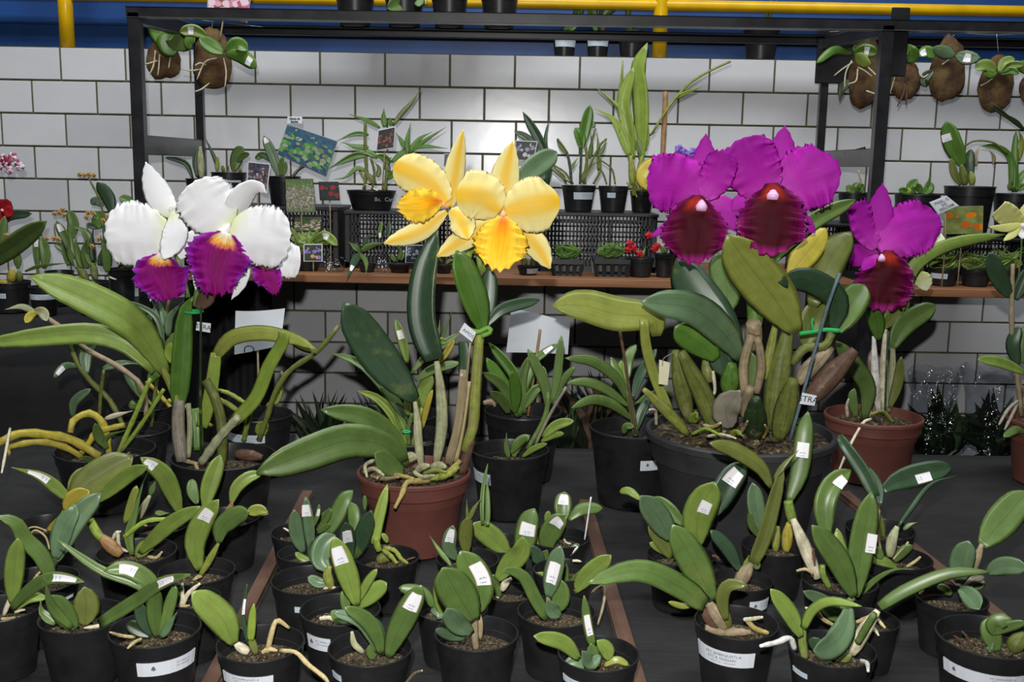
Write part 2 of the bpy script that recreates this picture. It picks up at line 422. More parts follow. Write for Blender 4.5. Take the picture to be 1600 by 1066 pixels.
# ------------------------------------------------------------------ black steel rack
RF, RB = 3.22, 3.86
xl = at(216, 150, RF).x; xr = at(1378, 150, RF).x; xlb = at(312, 150, RB).x; xrb = at(1286, 150, RB).x
ztf = at(800, 30, RF).z; ztb = at(800, 55, RB).z
rack = thing('steel_rack', (0, (RF + RB) / 2, 0), 'black angle-steel display rack standing in front of the tiled wall', 'rack')
bt = .036
for (x, y, zt) in ((xl, RF, ztf), (xr, RF, ztf), (xlb, RB, ztb), (xrb, RB, ztb)):
    link('post', barmesh('post', (x, y, 0), (x, y, zt), bt if y == RF else .028, bt if y == RF else .028, up=Vector((0, 1, 0))), M_STEEL, rack, smooth=False)
link('top_beam', barmesh('top_beam', (xl - .02, RF, ztf), (2.2, RF, ztf), bt, .031), M_STEEL, rack, smooth=False)
link('top_beam', join_meshes('top_beam', [barmesh('a', (xlb - .02, RB, ztb), (2.3, RB, ztb), .012, .026), barmesh('b', (xlb - .02, RB - .022, ztb + .0115), (2.3, RB - .022, ztb + .0115), .055, .004)]), M_STEEL, rack, smooth=False)
for xa, xb in ((xl, xlb), (xr, xrb)):
    link('side_beam', barmesh('side_beam', (xa, RF, ztf - .01), (xb, RB, ztb - .01), bt, .04), M_STEEL, rack, smooth=False)
zs = at(270, 229, 3.5).z
for xa, xb in ((xl, xlb), (xr, xrb)):
    link('cross_bar', barmesh('cross_bar', (xa, RF, zs), (xb, RB, zs), .02, .055), M_STEEL, rack, smooth=False)
for px, py, Y, w, h in ((1304, 88, 3.84, .13, .19), (1404, 66, 3.24, .055, .20)):
    c = at(px, py, Y)
    link('gusset_plate', boxmesh('gusset_plate', c.x - w/2, c.x + w/2, Y - .004, Y + .004, c.z - h/2, c.z + h/2, bev=.003), M_STEEL, rack, smooth=False)
# ------------------------------------------------------------------ wooden shelves
SZ = at(740, 433, 3.30).z                       # plank top
def plank(px0, px1, Y0, Y1, ztop, th, label, zright=None):
    a = at(px0, 440, Y0).x; b = at(px1, 440, Y0).x
    me = boxmesh('shelf_board', a, b, Y0, Y1, ztop - th, ztop, bev=.002)
    return tag(link('shelf_board', me, M_PLANK, smooth=False), label, 'shelf')
plank(262, 1352, 3.30, 3.985, SZ, .026, 'long pine shelf board across the middle of the steel rack')  # depth carried back to the wall to block lamp light from the tiles below
SZ2 = at(1500, 452, 3.30).z
plank(1405, 1660, 3.30, 3.985, SZ2, .026, 'short pine shelf board beyond the rack post at far right')  # rear edge likewise extended to the wall as a light block
# ------------------------------------------------------------------ main table
def cloth_table(name, x0, x1, y0, y1, z, drop, mat, seed, nx=70, ny=44):
    vs, fs = [], []
    zf = z - drop
    def top(x, y):
        h = noise.noise((x * 3 + seed, y * 9, seed)) * .5 + noise.noise((x * 9, y * 22, seed + 4)) * .3
        return z - .0012 - max(0, h) * .004
    for j in range(ny + 1):
        for i in range(nx + 1):
            x = x0 + (x1 - x0) * i / nx; y = y0 + (y1 - y0) * j / ny; vs.append((x, y, top(x, y)))
    for j in range(ny):
        for i in range(nx):
            a = j * (nx + 1) + i; fs.append((a, a + 1, a + nx + 2, a + nx + 1))
    bidx = [i for i in range(nx + 1)] + [(j) * (nx + 1) + nx for j in range(1, ny + 1)] + [ny * (nx + 1) + nx - i for i in range(1, nx + 1)] + [(ny - j) * (nx + 1) for j in range(1, ny)]
    prev = bidx
    cx, cy = (x0 + x1) / 2, (y0 + y1) / 2
    for lev in range(1, 5):
        cur = []
        for q, b in enumerate(bidx):
            v = vs[b]; wv = .012 * lev / 4 * math.sin(q * 1.1 + seed) + .004
            dx = (1 if v[0] > x1 - 1e-6 else -1 if v[0] < x0 + 1e-6 else 0); dy = (1 if v[1] > y1 - 1e-6 else -1 if v[1] < y0 + 1e-6 else 0)
            vs.append((v[0] + dx * wv, v[1] + dy * wv, v[2] + (zf - v[2]) * lev / 4)); cur.append(len(vs) - 1)
        for q in range(len(bidx)):
            fs.append((prev[q], cur[q], cur[(q + 1) % len(bidx)], prev[(q + 1) % len(bidx)]))
        prev = cur
    return link(name, mesh(name, vs, fs), mat)
TB = 2.93
tb = thing('display_table', (0, 1.9, 0), 'long display table under a wrinkled black cloth holding the potted orchids', 'table')
link('tablecloth', cloth_table('tablecloth', -2.1, 2.1, .9, TB, TZ, .7, M_CLOTH, 1.3).data, M_CLOTH, tb)
bpy.data.objects.remove([o for o in COL.objects if o.name.startswith('tablecloth') and o.parent is None][0])
link('table_top', boxmesh('table_top', -2.09, 2.09, .91, TB - .01, TZ - .035, TZ - .008), M_PLANK, tb, smooth=False)
for x in (-2.0, 2.0):
    for y in (1.0, TB - .1): link('leg', barmesh('leg', (x, y, 0), (x, y, TZ - .035), .05, .05, up=Vector((0, 1, 0))), M_STEEL, tb, smooth=False)
bk = thing('back_table', (-2.0, 3.6, 0), 'side table draped in black cloth at far left before the tiled wall', 'table')
o = cloth_table('drape', -3.0, xl - .045, 3.30, 3.93, 1.04, 1.0, M_DRAPE, 5.2, 30, 14); o.parent = bk; o.matrix_parent_inverse = Matrix.Translation(-parent_world(bk))
link('table_top', boxmesh('table_top', -2.99, xl - .06, 3.32, 3.92, 1.005, 1.03), M_PLANK, bk, smooth=False)
for x in (-2.9, xl - .1): link('leg', barmesh('leg', (x, 3.6, 0), (x, 3.6, 1.005), .05, .05, up=Vector((0, 1, 0))), M_STEEL, bk, smooth=False)
# black cloth under the shelf's left end; right part stands in for tile shade
def hanging_cloth_and_shade(name, xa, xb, Y, z0, z1, label):
    vs, fs = [], []; nx, nz = 40, 6
    for s in (0, .003):
        for k in range(nz + 1):
            for i in range(nx + 1):
                x = xa + (xb - xa) * i / nx; vs.append((x, Y + s + .012 * math.sin(i * .9), z0 + (z1 - z0) * k / nz))
    K = (nx + 1) * (nz + 1)
    for k in range(nz):
        for i in range(nx):
            a = k * (nx + 1) + i; q = (a, a + 1, a + nx + 2, a + nx + 1); fs.append(q); fs.append(tuple(K + v for v in q[::-1]))
    for i in range(nx): fs.append((i + 1, i, K + i, K + i + 1))
    return tag(link(name, mesh(name, vs, fs), M_DRAPE), label, 'cloth')
hanging_cloth_and_shade('hanging_cloth_and_shade', xl + .03, at(428, 560, 3.5).x, 3.5, .02, SZ - .03, 'black cloth hanging under the left end of the pine shelf, its right part standing in for shade on the tiles')
# laths lying on the cloth between the blocks of seedlings
def on_table(px, py, z=None):
    z = TZ if z is None else z
    d = FWD * FPX + RGT * (px - CX) - UPV * (py - CY)
    return CAM + d * ((z - CAM.z) / d.z)
for (p, q, w, lab) in (((480, 768), (300, 1120), .021, 'brown wooden lath on the cloth left of the middle seedling block'),
                       ((914, 782), (1012, 1120), .024, 'brown wooden lath on the cloth right of the middle seedling block'),
                       ((1318, 768), (1560, 960), .024, 'brown wooden lath on the cloth running under the right seedling block')):
    A, B = on_table(*p, TZ + .012), on_table(*q, TZ + .012); A.z = B.z = TZ + .0065
    tag(link('wooden_lath', barmesh('wooden_lath', A, B, w, .013, bev=.0015), M_LATH, smooth=False), lab, 'lath')
# ================================================================== pots and plant growing
CL = {'g': srgb(93, 118, 60), 'l': srgb(124, 147, 68), 'd': srgb(56, 80, 56), 'b': srgb(96, 122, 88), 'y': srgb(182, 168, 66),
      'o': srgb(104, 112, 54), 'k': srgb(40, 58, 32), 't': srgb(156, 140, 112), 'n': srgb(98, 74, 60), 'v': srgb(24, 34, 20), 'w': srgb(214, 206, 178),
      'r': srgb(196, 178, 130), 'p': srgb(166, 168, 132), 'c': srgb(226, 224, 160), 'h': srgb(136, 159, 64), 'e': srgb(140, 148, 68),
      'u': srgb(92, 112, 122), 's': srgb(148, 142, 128), 'f': srgb(84, 122, 46), 'q': srgb(226, 224, 218), 'x': srgb(158, 120, 78), 'a': srgb(170, 152, 92)}
PROF = {'L': [.30, .58, .80, .93, 1, 1, .97, .88, .68, .06], 'P': [.45, .85, 1, .92, .72, .45, .2, .02], 'T': [.7, .95, 1, 1, .95, .85, .62, .06],
        'V': [.22, .75, 1, 1, .9, .62, .05], 'G': [.8, 1, .95, .8, .6, .4, .2, .02], 'W': [.85, 1, 1, 1, 1, .96, .9, .8]}
def blk(cols): return cols
class Pot: pass
def solve_Y(px, py, w, k, z0):
    lo, hi = .8, 4.5
    for _ in range(50):
        Y = (lo + hi) / 2; P = at(px, py, Y)
        if P.z - k * w * mpp(P) > z0: lo = Y
        else: hi = Y
    return Y
def pot_profile(R, h, kind):
    if kind == 'brick':
        rb = R * .74
        return [(0, 0), (rb - .006, 0), (rb, .004), (rb + (R*.93-rb)*.7, h * .72), (R * .93, h * .78), (R * .955, h * .79), (R * .965, h * .93), (R, h * .945), (R, h * .985),
                (R * .985, h), (R * .955, h), (R * .94, h * .96), (R * .93, h * .8), (R * .88, h * .66), (0, h * .66)], .875
    if kind == 'big':
        rb = R * .70
        return [(0, 0), (rb - .008, 0), (rb, .006), (R * .88, h * .74), (R * .885, h * .75), (R * .93, h * .765), (R * .955, h * .93), (R * 1.0, h * .94), (R, h * .985),
                (R * .985, h), (R * .95, h), (R * .935, h * .96), (R * .91, h * .8), (0, h * .7)], .95
    rb = R * .76
    return [(0, 0), (rb - .005, 0), (rb, .003), (R * .925, h * .80), (R * .95, h * .805), (R * .975, h * .965), (R, h * .972), (R, h * .992), (R * .99, h), (R * .965, h),
            (R * .95, h * .97), (R * .93, h * .80), (R * .90, h * .795), (R * .88, h * .60), (0, h * .6)], .74
_soil_cache = {}
def soil_mesh(seed):
    rnd = random.Random(seed); vs = [(0, 0, .05)]; fs = []; rings, seg = 7, 26
    for r in range(1, rings + 1):
        for j in range(seg):
            a = 2 * math.pi * (j + .5 * (r % 2)) / seg
            vs.append((r / rings * math.cos(a), r / rings * math.sin(a), rnd.uniform(-.05, .09) * (1 if r < rings else .3)))
    for j in range(seg): fs.append((0, 1 + j, 1 + (j + 1) % seg))
    for r in range(rings - 1):
        for j in range(seg):
            a = 1 + r * seg + j; b = 1 + r * seg + (j + 1) % seg
            fs.append((a, b + seg, b)); fs.append((a, a + seg, b + seg))
    for q in range(34):                                            # loose bark chips and moss lumps
        a = rnd.uniform(0, 6.28); rr = rnd.uniform(.1, .82); c = Vector((rr * math.cos(a), rr * math.sin(a), rnd.uniform(.02, .10)))
        s = rnd.uniform(.05, .11); u = Vector((rnd.uniform(-1, 1), rnd.uniform(-1, 1), rnd.uniform(-.3, .5))).normalized(); v = u.orthogonal().normalized(); w_ = u.cross(v)
        i0 = len(vs)
        for sx in (-1, 1):
            for sy in (-1, 1):
                for sz in (-1, 1): vs.append(tuple(c + u * (s * sx * rnd.uniform(.8, 1.5)) + v * (s * .6 * sy) + w_ * (s * .35 * sz)))
        for f in ((0, 1, 3, 2), (4, 6, 7, 5), (0, 4, 5, 1), (2, 3, 7, 6), (0, 2, 6, 4), (1, 5, 7, 3)): fs.append(tuple(i0 + x for x in f))
    me = mesh('substrate', vs, fs); me.materials.append(M_SOIL); return me
SOILS = [soil_mesh(s) for s in range(5)]
PMAT = {'blk': M_BLACKPOT, 'brick': M_BRICKPOT, 'big': M_GREYPOT, 'grey': M_GREYPOT}
_pc = [0]; PLACED = []
def make_pot(T, cx, cy, w, kind='blk', k=.8, z0=None, Y=None, label=None, text=None, soil=True):
    """pot by its rim in the photo: centre, width; stands on z0. Y given -> height follows from the rim; else solved from height ratio k"""
    z0 = TZ if z0 is None else z0
    cand = [solve_Y(cx, cy, w, k + dk, z0) for dk in (0, .03, -.03, .06, -.06, .1, -.1, .14, .18, .23, .28, .34, .42, .5)] if Y is None else [Y + dy for dy in (0, -.02, .02, -.04, .04, -.06, .06, -.08, .08, -.1, .1)]
    best = None
    for Yc in cand:                                                 # keep pots on one surface from running into each other
        C = at(cx, cy, Yc); R = w * mpp(C) / 2
        pen = sum(max(0, (R + r2) * .985 - math.hypot(C.x - x2, Yc - y2)) for x2, y2, r2, zz in PLACED if abs(zz - z0) < .02)
        if best is None or pen < best[0] - 1e-6: best = (pen, Yc)
        if pen <= 1e-6: break
    Y = best[1]; C = at(cx, cy, Y); R = w * mpp(C) / 2; h = max(C.z - z0, R * .3); PLACED.append((C.x, Y, R, z0))
    prof, sl = pot_profile(R, h, 'blk' if kind == 'grey' else kind)
    p = Pot(); p.Y, p.R, p.h, p.x, p.z0 = Y, R, h, C.x, z0; p.zs = z0 + h * sl; p.prof = prof; p.C = Vector((C.x, Y, z0))
    T.location = p.C; _PW[T.name] = p.C.copy()
    p.obj = link('pot', lathe_mesh('pot', prof, p.C), PMAT[kind], T)
    m_ = p.obj.data
    for poly in m_.polygons: poly.use_smooth = True
    if hasattr(m_, 'set_sharp_from_angle'): m_.set_sharp_from_angle(angle=math.radians(35))
    if soil:
        _pc[0] += 1
        s = bpy.data.objects.new('substrate', SOILS[_pc[0] % 5]); COL.objects.link(s); s.parent = T
        rs = R * (.90 if kind != 'big' else .925)
        s.location = (0, 0, p.zs - z0 - .004); s.scale = (rs, rs, rs * .75); s.rotation_euler = (0, 0, _pc[0] * 1.7)
    if label: pot_label(p, label, text)
    return p
def wall_r(p, z):
    pts = [(zz, r) for r, zz in p.prof[1:6]]
    for (za, ra), (zb, rb) in zip(pts, pts[1:]):
        if za <= z <= zb: return ra + (rb - ra) * (z - za) / max(zb - za, 1e-6)
    return p.prof[5][0]
def pot_label(p, lab, text):
    c, xa, xb, ya, yb = lab
    (ax, ay), (bx, by) = cpx(c, xa, ya), cpx(c, xb, yb)
    Pm = at((ax + bx) / 2, (ay + by) / 2, p.Y - p.R * .85); mp_ = mpp(Pm); pcx = p.x
    r0 = p.R * .9
    A = math.asin(max(-.99, min(.99, (at(ax, ay, p.Y - r0 * .6).x - pcx) / r0))); B = math.asin(max(-.99, min(.99, (at(bx, by, p.Y - r0 * .6).x - pcx) / r0)))
    za = at((ax + bx) / 2, ay, p.Y - p.R * .9).z - p.z0; zb = at((ax + bx) / 2, by, p.Y - p.R * .9).z - p.z0
    zb = max(zb, .006); za = min(za, p.h * .76)
    def S(t, q, off):
        z = zb + (za - zb) * t; a = A + (B - A) * q; r = wall_r(p, z) + off
        return Vector((p.x + r * math.sin(a), p.Y - r * math.cos(a), p.z0 + z))
    n, m_ = 3, 10; vs, uvs, fs = [], [], []
    for off in (.0012, .0):
        for i in range(n + 1):
            for j in range(m_ + 1): vs.append(S(i / n, j / m_, off)); uvs.append((j / m_, i / n))
    K = (n + 1) * (m_ + 1)
    for i in range(n):
        for j in range(m_):
            a = i * (m_ + 1) + j; q = (a, a + 1, a + m_ + 2, a + m_ + 1); fs.append(q); fs.append(tuple(K + x for x in q[::-1]))
    for j in range(m_): fs.append((j + 1, j, K + j, K + j + 1)); a = n * (m_ + 1) + j; fs.append((a, a + 1, K + a + 1, K + a))
    for i in range(n): a = i * (m_ + 1); fs.append((a, a + m_ + 1, K + a + m_ + 1, K + a)); a += m_; fs.append((a + m_ + 1, a, K + a, K + a + m_ + 1))
    L = link('pot_label', mesh('pot_label', vs, fs, uvs), M_WHITE if text else M_POTLABEL, p.obj, smooth=False)
    L['label'] = 'pale blue-white printed label'
    W = abs(B - A) * r0; H = za - zb
    if text:
        rows, emb = text
        for (body, u, v, sz) in rows:
            def bend(c_, u=u, v=v):
                a = A + (B - A) * u + c_.x / r0; z = zb + (za - zb) * v + c_.y; r = wall_r(p, z) + .0016
                return Vector((p.x + r * math.sin(a), p.Y - r * math.cos(a), p.z0 + z))
            text_on('lettering', body, H * sz, None, Vector((1, 0, 0)), Vector((0, 0, 1)), M_LABELINK, L, bend=bend)
        if emb is not None:                                        # small dark tree-like emblem
            def E(x, y):
                a = A + (B - A) * emb + x * H / r0; z = zb + (za - zb) * .58 + y * H; r = wall_r(p, z) + .0018
                return Vector((p.x + r * math.sin(a), p.Y - r * math.cos(a), p.z0 + z))
            o_ = [(-.16, -.12), (-.05, -.10), (-.04, -.18), (.04, -.18), (.05, -.10), (.17, -.12), (.12, .0), (.08, .10), (0, .2), (-.08, .12), (-.13, .02)]
            me = mesh('emblem', [E(*q) for q in o_], [tuple(range(len(o_)))]); link('emblem', me, M_LABELINK, L, smooth=False)
    return L
_seed = [0]
KCOL = {'B': 'p', 'S': 'g', 'R': 'r', 'C': 'o', 'K': 't'}
def grow(T, Y0, zs, txt, crop='z', YS=None):
    """grow the parts of a plant from a list written in photo crop pixels, base first"""
    last = None
    for line in txt.strip().splitlines():
        tok = line.split('#')[0].split()
        if not tok: continue
        kind = tok[0]; w = float(tok[1]); col = CL[tok[2]]; c = crop; opt = {}; pts = []
        for q in tok[3:]:
            if q[1:2] == '@': c = q[0]
            elif q[0].isalpha():
                opt[q[0]] = [float(v) for v in q[2:].split(',')]
            else: pts.append(tuple(float(v) for v in q.split(',')))
        _seed[0] += 1; rnd = random.Random(_seed[0] * 13 + 5)
        sc = CROP[c][2]; px = [cpx(c, *q) for q in pts]
        Lp = sum(math.dist(a, b) for a, b in zip(px, px[1:]))
        d0, d1 = opt.get('d', (None, None)) if len(opt.get('d', ())) == 2 else (opt['d'][0], None) if 'd' in opt else (None, None)
        base = at(*px[0], Y0 + (d0 or 0) / 100); u = mpp(base)
        Yb = base.y
        if zs is not None and base.z < zs:
            dr = FWD * FPX + RGT * (px[0][0] - CX) - UPV * (px[0][1] - CY); hit = CAM + dr * ((zs - CAM.z) / dr.z)
            Yb = max(hit.y, Y0 - .2)
        if d1 is None: d1 = rnd.uniform(-.22, .12) * Lp * u * 100 if kind in 'LPTVGW' else rnd.uniform(-.05, .05) * Lp * u * 100
        n = len(px) - 1
        P = [at(x, y, Yb + (d1 / 100) * (i / n) ** 1.3) for i, (x, y) in enumerate(px)]
        if len(P) == 2: P.insert(1, (P[0] + P[1]) / 2)
        jit = rnd.uniform(.9, 1.1); color = tuple(min(1, v * jit) for v in col[:3]) + (1,)
        if kind in 'LPTVGW':
            hw = w * sc * u / 2; roll = math.radians(opt['r'][0]) if 'r' in opt else rnd.uniform(-.35, .35)
            fold = opt['f'][0] if 'f' in opt else rnd.choice((.22, .32, -.15))
            pr = [max(v * hw / math.cos(roll), .0004) for v in PROF[kind]]
            nm = 'leaf'
            if 'n' in opt: nm = ('sheath', 'bract', 'petal')[int(opt['n'][0])]
            o, samp = blade(nm, P, pr, pr, M_LEAF if nm != 'petal' else M_PETAL, T, color, roll=roll, fold=fold, thick=max(.0016, hw * .08), n=12 if hw < .012 else 16, m=2 if hw < .008 else 3)
            if 'k' in opt:
                t0, t1 = opt['k'][:2]; q0, q1 = (opt['q'][0], opt['q'][1]) if 'q' in opt else (-.62, .62)
                s_ = patch('leaf_sticker', samp, t0, t1, q0, q1, M_STICKER, o, off=.0012 + max(.0016, hw * .08) * .5, skew=0)
                s_['label'] = 'small white price sticker'
            last = o
        else:
            r = w * sc * u
            nm = {'B': 'pseudobulb', 'S': 'stem', 'R': 'root', 'C': 'cane', 'K': 'stake'}[kind]
            if kind == 'B': rad = [r * .55, r * .9, r, r * .95, r * .72, r * .42]
            elif kind == 'R': rad = [r * .9, r, r, r * .9, r * .55]
            elif kind == 'K': rad = [r, r]
            else: rad = [r * .9, r, r * .95, r * .85]
            mt = {'B': M_STEM, 'S': M_STEM, 'R': M_ROOT, 'C': M_STEM, 'K': M_STEM}[kind]
            last = tube(nm, P, rad, mt, T, color, n=14 if kind in 'RC' else 10, sides=8, knob=.12 if kind == 'R' else .0, flat=.75 if kind == 'B' else 1, seed=_seed[0], node_every=3 if kind == 'C' else 0)
    return last
def plant(name, label, cat, group, crop, x0, x1, cy, items, kind='blk', k=.8, z0=None, Y=None, plabel=None, text=None, dY=0.0, soil=True):
    ax, ay = cpx(crop, x0, cy); bx, _ = cpx(crop, x1, cy)
    T = thing(name, (0, 0, 0), label, cat, group)
    p = make_pot(T, (ax + bx) / 2, ay, bx - ax, kind, k, z0, Y, plabel, text, soil)
    grow(T, p.Y + dY, p.zs, items, crop)
    return T, p
# ================================================================== seedlings in small black pots, front of the table
GL, GM, GR = 'seedlings in the left front block', 'seedlings in the middle front block', 'seedlings in the right front block'
TXT = ([('ETC (EMERQUIST) A', .52, .74, .26), ('ETC B. IWASAKI', .50, .46, .26), ('SEEDLING No. 1  ORQUIDARIO', .52, .22, .12)], None)
TXE = ([('ETC (EMERQUIST) A', .68, .72, .20), ('ETC B. IWASAKI', .68, .46, .20)], .17)
EMB = ([('ETC EMERQ. A', .72, .70, .17), ('ETC IWASAKI', .72, .45, .17)], .25)
def seed(label, group, crop, x0, x1, cy, items, **kw):
    return plant('potted_orchid_seedling', label, 'potted plant', group, crop, x0, x1, cy, items, **kw)
# ---- left block, back to front
seed('seedling with broad brownish-olive leaves and bare roots in a pot at far left', GL, 'A', 190, 900, 290, '''
R 11 r 590,600 540,450 420,370 345,440
R 10 r 560,380 430,335 350,345 290,390
P 80 y 570,380 670,270 750,130
P 75 l a@ 410,990 250,860 65,800 k:.42,.75 d:0,-6
L 200 o a@ 420,1000 560,880 790,740 d:2,4
L 90 l a@ 570,1010 760,850 880,790 d:-3,-3
L 110 o a@ 410,950 480,860 600,830 d:3,6
L 120 y a@ 390,1060 440,1000 530,940
''')
seed('seedling with a pale scaly bulb and narrow dark upright leaf behind the orange bulb', GL, 'B', 20, 640, 860, '''
B 38 p 100,820 165,680 230,560
P 60 g 230,560 270,450 300,390
P 52 d 20,1000 60,800 130,500 215,305
L 105 e -40,850 40,650 90,460
P 60 g 280,740 340,750 430,745
C 22 e 70,880 250,812 440,812
R 12 r 200,880 130,860 60,890
''')
seed('seedling with two wide bright green leaves, one stickered near its drooping tip', GL, 'B', 700, 1370, 780, '''
L 190 l 540,745 450,500 350,320 130,165 k:.78,.93 d:-2,-6 f:.2
L 185 l 800,690 850,450 960,140 d:0,2 f:.25
L 120 g 720,650 670,520 670,390 d:1,3
B 32 x 1010,770 1055,700 1090,625
L 130 l 1075,640 1130,480 1260,370 1400,335 d:0,2
R 13 r 1050,740 1150,690 1200,740 1120,800
V 90 e 1230,745 1340,730 1465,755
''')
seed('seedling with a fat orange-brown bulb lying on the rim of its pot', GL, 'e', 580, 1045, 285, '''
B 40 x 720,310 650,250 590,190 d:-2,0
S 27 h 600,210 565,160 535,100 d:-2,0
P 55 g 785,310 765,200 800,60 850,-110
L 95 l 830,300 900,230 1020,120 1190,20 k:1,1 d:-1,-4
L 85 l 810,320 870,260 930,250
C 14 h 740,200 870,110 1020,98
R 12 w 700,170 710,260 760,290
R 10 w 660,240 690,180 720,170
R 10 r 880,320 930,325 965,290
''')
seed('seedling with a tall stickered leaf leaning up beside the left lath', GL, 'e', 945, 1395, 400, '''
L 130 l 1185,400 1160,240 1215,90 1300,-20 k:.66,.82 d:0,-4 f:.2
B 22 e 1190,430 1240,350 1300,240
L 122 g 1300,240 1320,150 1400,80 1480,50 d:0,-3
V 70 e 1470,60 1540,40 1595,55
R 12 r 1200,430 1180,440 1150,460
''')
seed('nearly leafless seedling showing a knot of pale roots in its pot', GL, 'e', 1000, 1310, 560, '''
R 14 w 1080,620 1120,540 1190,480
R 12 w 1030,620 1080,590 1085,480
R 11 r 1020,600 1060,620 1130,610
L 40 g 1040,600 1050,540 1020,500
P 70 g 1050,600 1040,540 1080,500
''')
seed('seedling with two large bluish-green leaves crossing at far left', GL, 'e', 0, 460, 455, '''
L 135 b 330,350 400,180 480,60 600,-60 d:-1,3
L 120 b 330,330 380,150 430,60 445,10 d:-2,1
T 95 g 300,430 240,310 150,220 90,120 -30,75 d:-2,-4
R 14 n 310,420 320,370 340,350
R 9 r 200,460 230,420 250,410
''', plabel=('e', 345, 440, 565, 610), text=EMB)
seed('seedling with an upright oval leaf and stickered side leaf at the left edge', GL, 'e', -190, 232, 620, '''
L 112 l 75,600 85,400 105,210 f:.12 r:10 d:0,-3
B 16 w 20,670 50,600 85,520
L 75 g 60,640 150,540 300,450 500,470 k:.68,.92 d:-2,-8
L 62 l 70,640 170,570 280,565
R 12 r 10,690 60,690 90,680
R 9 w 90,650 120,640 150,635
''')
seed('seedling with one broad rounded olive leaf and a long leaf over its neighbour', GL, 'e', 240, 742, 668, '''
V 155 o 505,730 512,610 500,495 f:.05 r:5
L 125 g 450,750 380,660 300,550 d:-2,-3
P 62 g 330,720 250,650 240,580
P 62 g 430,745 310,620 262,440 d:-3,-6
T 80 g 590,720 800,590 960,480 1135,425 k:.66,.82 d:-3,-10
R 12 w 680,700 600,730 500,745
''')
seed('seedling with a tuft of short leaves and two long crossing stickered leaves', GL, 'e', 655, 1190, 745, '''
L 95 g 935,800 920,640 930,520 d:0,-3
L 75 g 955,805 1000,640 1045,490
L 85 d 900,790 850,680 820,590
P 52 b 960,800 1010,720 1052,650
L 90 k 900,790 810,745 750,720
T 58 g 920,720 860,510 600,400 330,213 d:0,-3 f:.5
L 105 g 910,640 890,480 760,395 615,405 k:.62,.82 d:1,-3
R 11 r 840,810 800,830 760,865 d:-3,-5
R 10 r 800,800 720,790 655,770 d:-3,-5
''', plabel=('e', 850, 1160, 945, 1040), text=EMB)
seed('seedling with a big oval leaf leaning left over the left lath', GL, 'e', 1290, 1810, 830, '''
L 170 l 1395,840 1320,690 1140,530 f:.1 r:8 d:-1,-4
P 50 o 1525,900 1480,790 1430,740
T 50 h 1490,820 1500,690 1510,600
T 30 d 1480,840 1445,680 1470,480 k:.5,.75
B 30 w 1480,890 1430,860 1395,830
R 17 r 1590,890 1620,760 1650,700 1720,745 d:0,2
R 14 r 1670,880 1760,890 1830,960 1930,1040 1960,1090 d:-3,-10
R 14 r 1560,890 1600,870 1650,880
''', plabel=('e', 1335, 1640, 985, 1100), text=TXT)
# ---- middle block
seed('seedling with a clump of bright narrow leaves at the back of the middle block', GM, 'C', 25, 640, 470, '''
L 185 g 590,530 690,330 790,130 875,40 d:0,3
L 90 g 500,470 590,330 650,235
L 60 g 510,490 570,440 645,390
P 50 g 490,400 560,300 635,222
''')
seed('seedling with four paired grey-green leaves and two overlapping stickers', GM, 'C', 90, 620, 690, '''
L 150 b 360,690 290,500 262,245 d:-1,-3
L 118 b 440,690 420,420 385,108 k:.66,.86 q:-.7,1 d:0,-1
L 52 g 470,420 510,290 525,188 k:.5,.8
V 108 b 465,790 455,660 460,540 d:-3,-4
L 85 l 460,790 350,750 275,690
R 10 w 210,470 180,450 150,435
''')
seed('seedling with mossy mound, thick yellowish roots and a tall yellow-green leaf', GM, 'C', 890, 1570, 725, '''
T 125 h 1110,600 1120,440 1170,230 1235,-20 d:0,2
S 38 h 1150,670 1125,600 1115,540
L 60 l 1235,590 1215,540 1180,490
R 24 e 1200,640 1310,670 1380,760 1445,800 d:-3,-5
R 26 e 1190,670 1260,720 1330,800 d:-4,-6
B 60 o 1130,780 1220,735 1290,770
L 180 d 880,760 960,560 1070,250 d:-3,-3
L 165 d 850,740 820,560 800,375 k:.42,.75 d:-4,-5
L 140 g 880,480 880,300 850,165 d:1,2
L 55 g 1000,250 1000,180 998,95
R 10 n 1410,790 1460,760 1525,740
''')
seed('seedling with a pale swollen bulb and small drooping leaf, empty-looking pot', GM, 'f', 90, 545, 452, '''
B 30 e 450,510 425,430 440,375
L 130 b 430,400 385,340 405,250 470,190 d:1,2
L 66 b 430,480 370,475 308,440
R 12 w 470,510 440,500 400,510
''', plabel=('f', 248, 330, 600, 655))
seed('seedling with stickered yellow-green leaf rising from a labelled pot', GM, 'f', 262, 742, 628, '''
L 130 l 600,610 545,430 465,200 k:.62,.86 q:-.55,.8 d:-1,-3 f:.15
L 58 l 600,600 660,480 720,393
L 108 l 610,620 690,540 778,475
L 60 g 540,660 530,580 515,520
S 14 g 540,690 580,650 600,600
R 13 w 380,690 430,683 490,705
L 70 g 560,710 500,690 445,645
''', plabel=('f', 312, 460, 800, 890), text=EMB)
seed('seedling with an arching leaf and a stickered leaf at the front of the middle block', GM, 'f', 428, 932, 858, '''
L 150 g 785,920 840,780 905,650 985,490 k:.66,.88 d:-1,-3
L 92 g 745,900 720,790 650,690 525,620 d:-2,-4
L 62 d 750,880 735,760 690,680
V 74 g 690,935 690,885 688,835
L 78 b 720,890 690,800 610,700 450,650
B 20 p 640,890 585,840 570,765
R 9 t 890,1075 940,1020 988,998 d:-5,-8
''', plabel=('f', 455, 515, 1010, 1090))
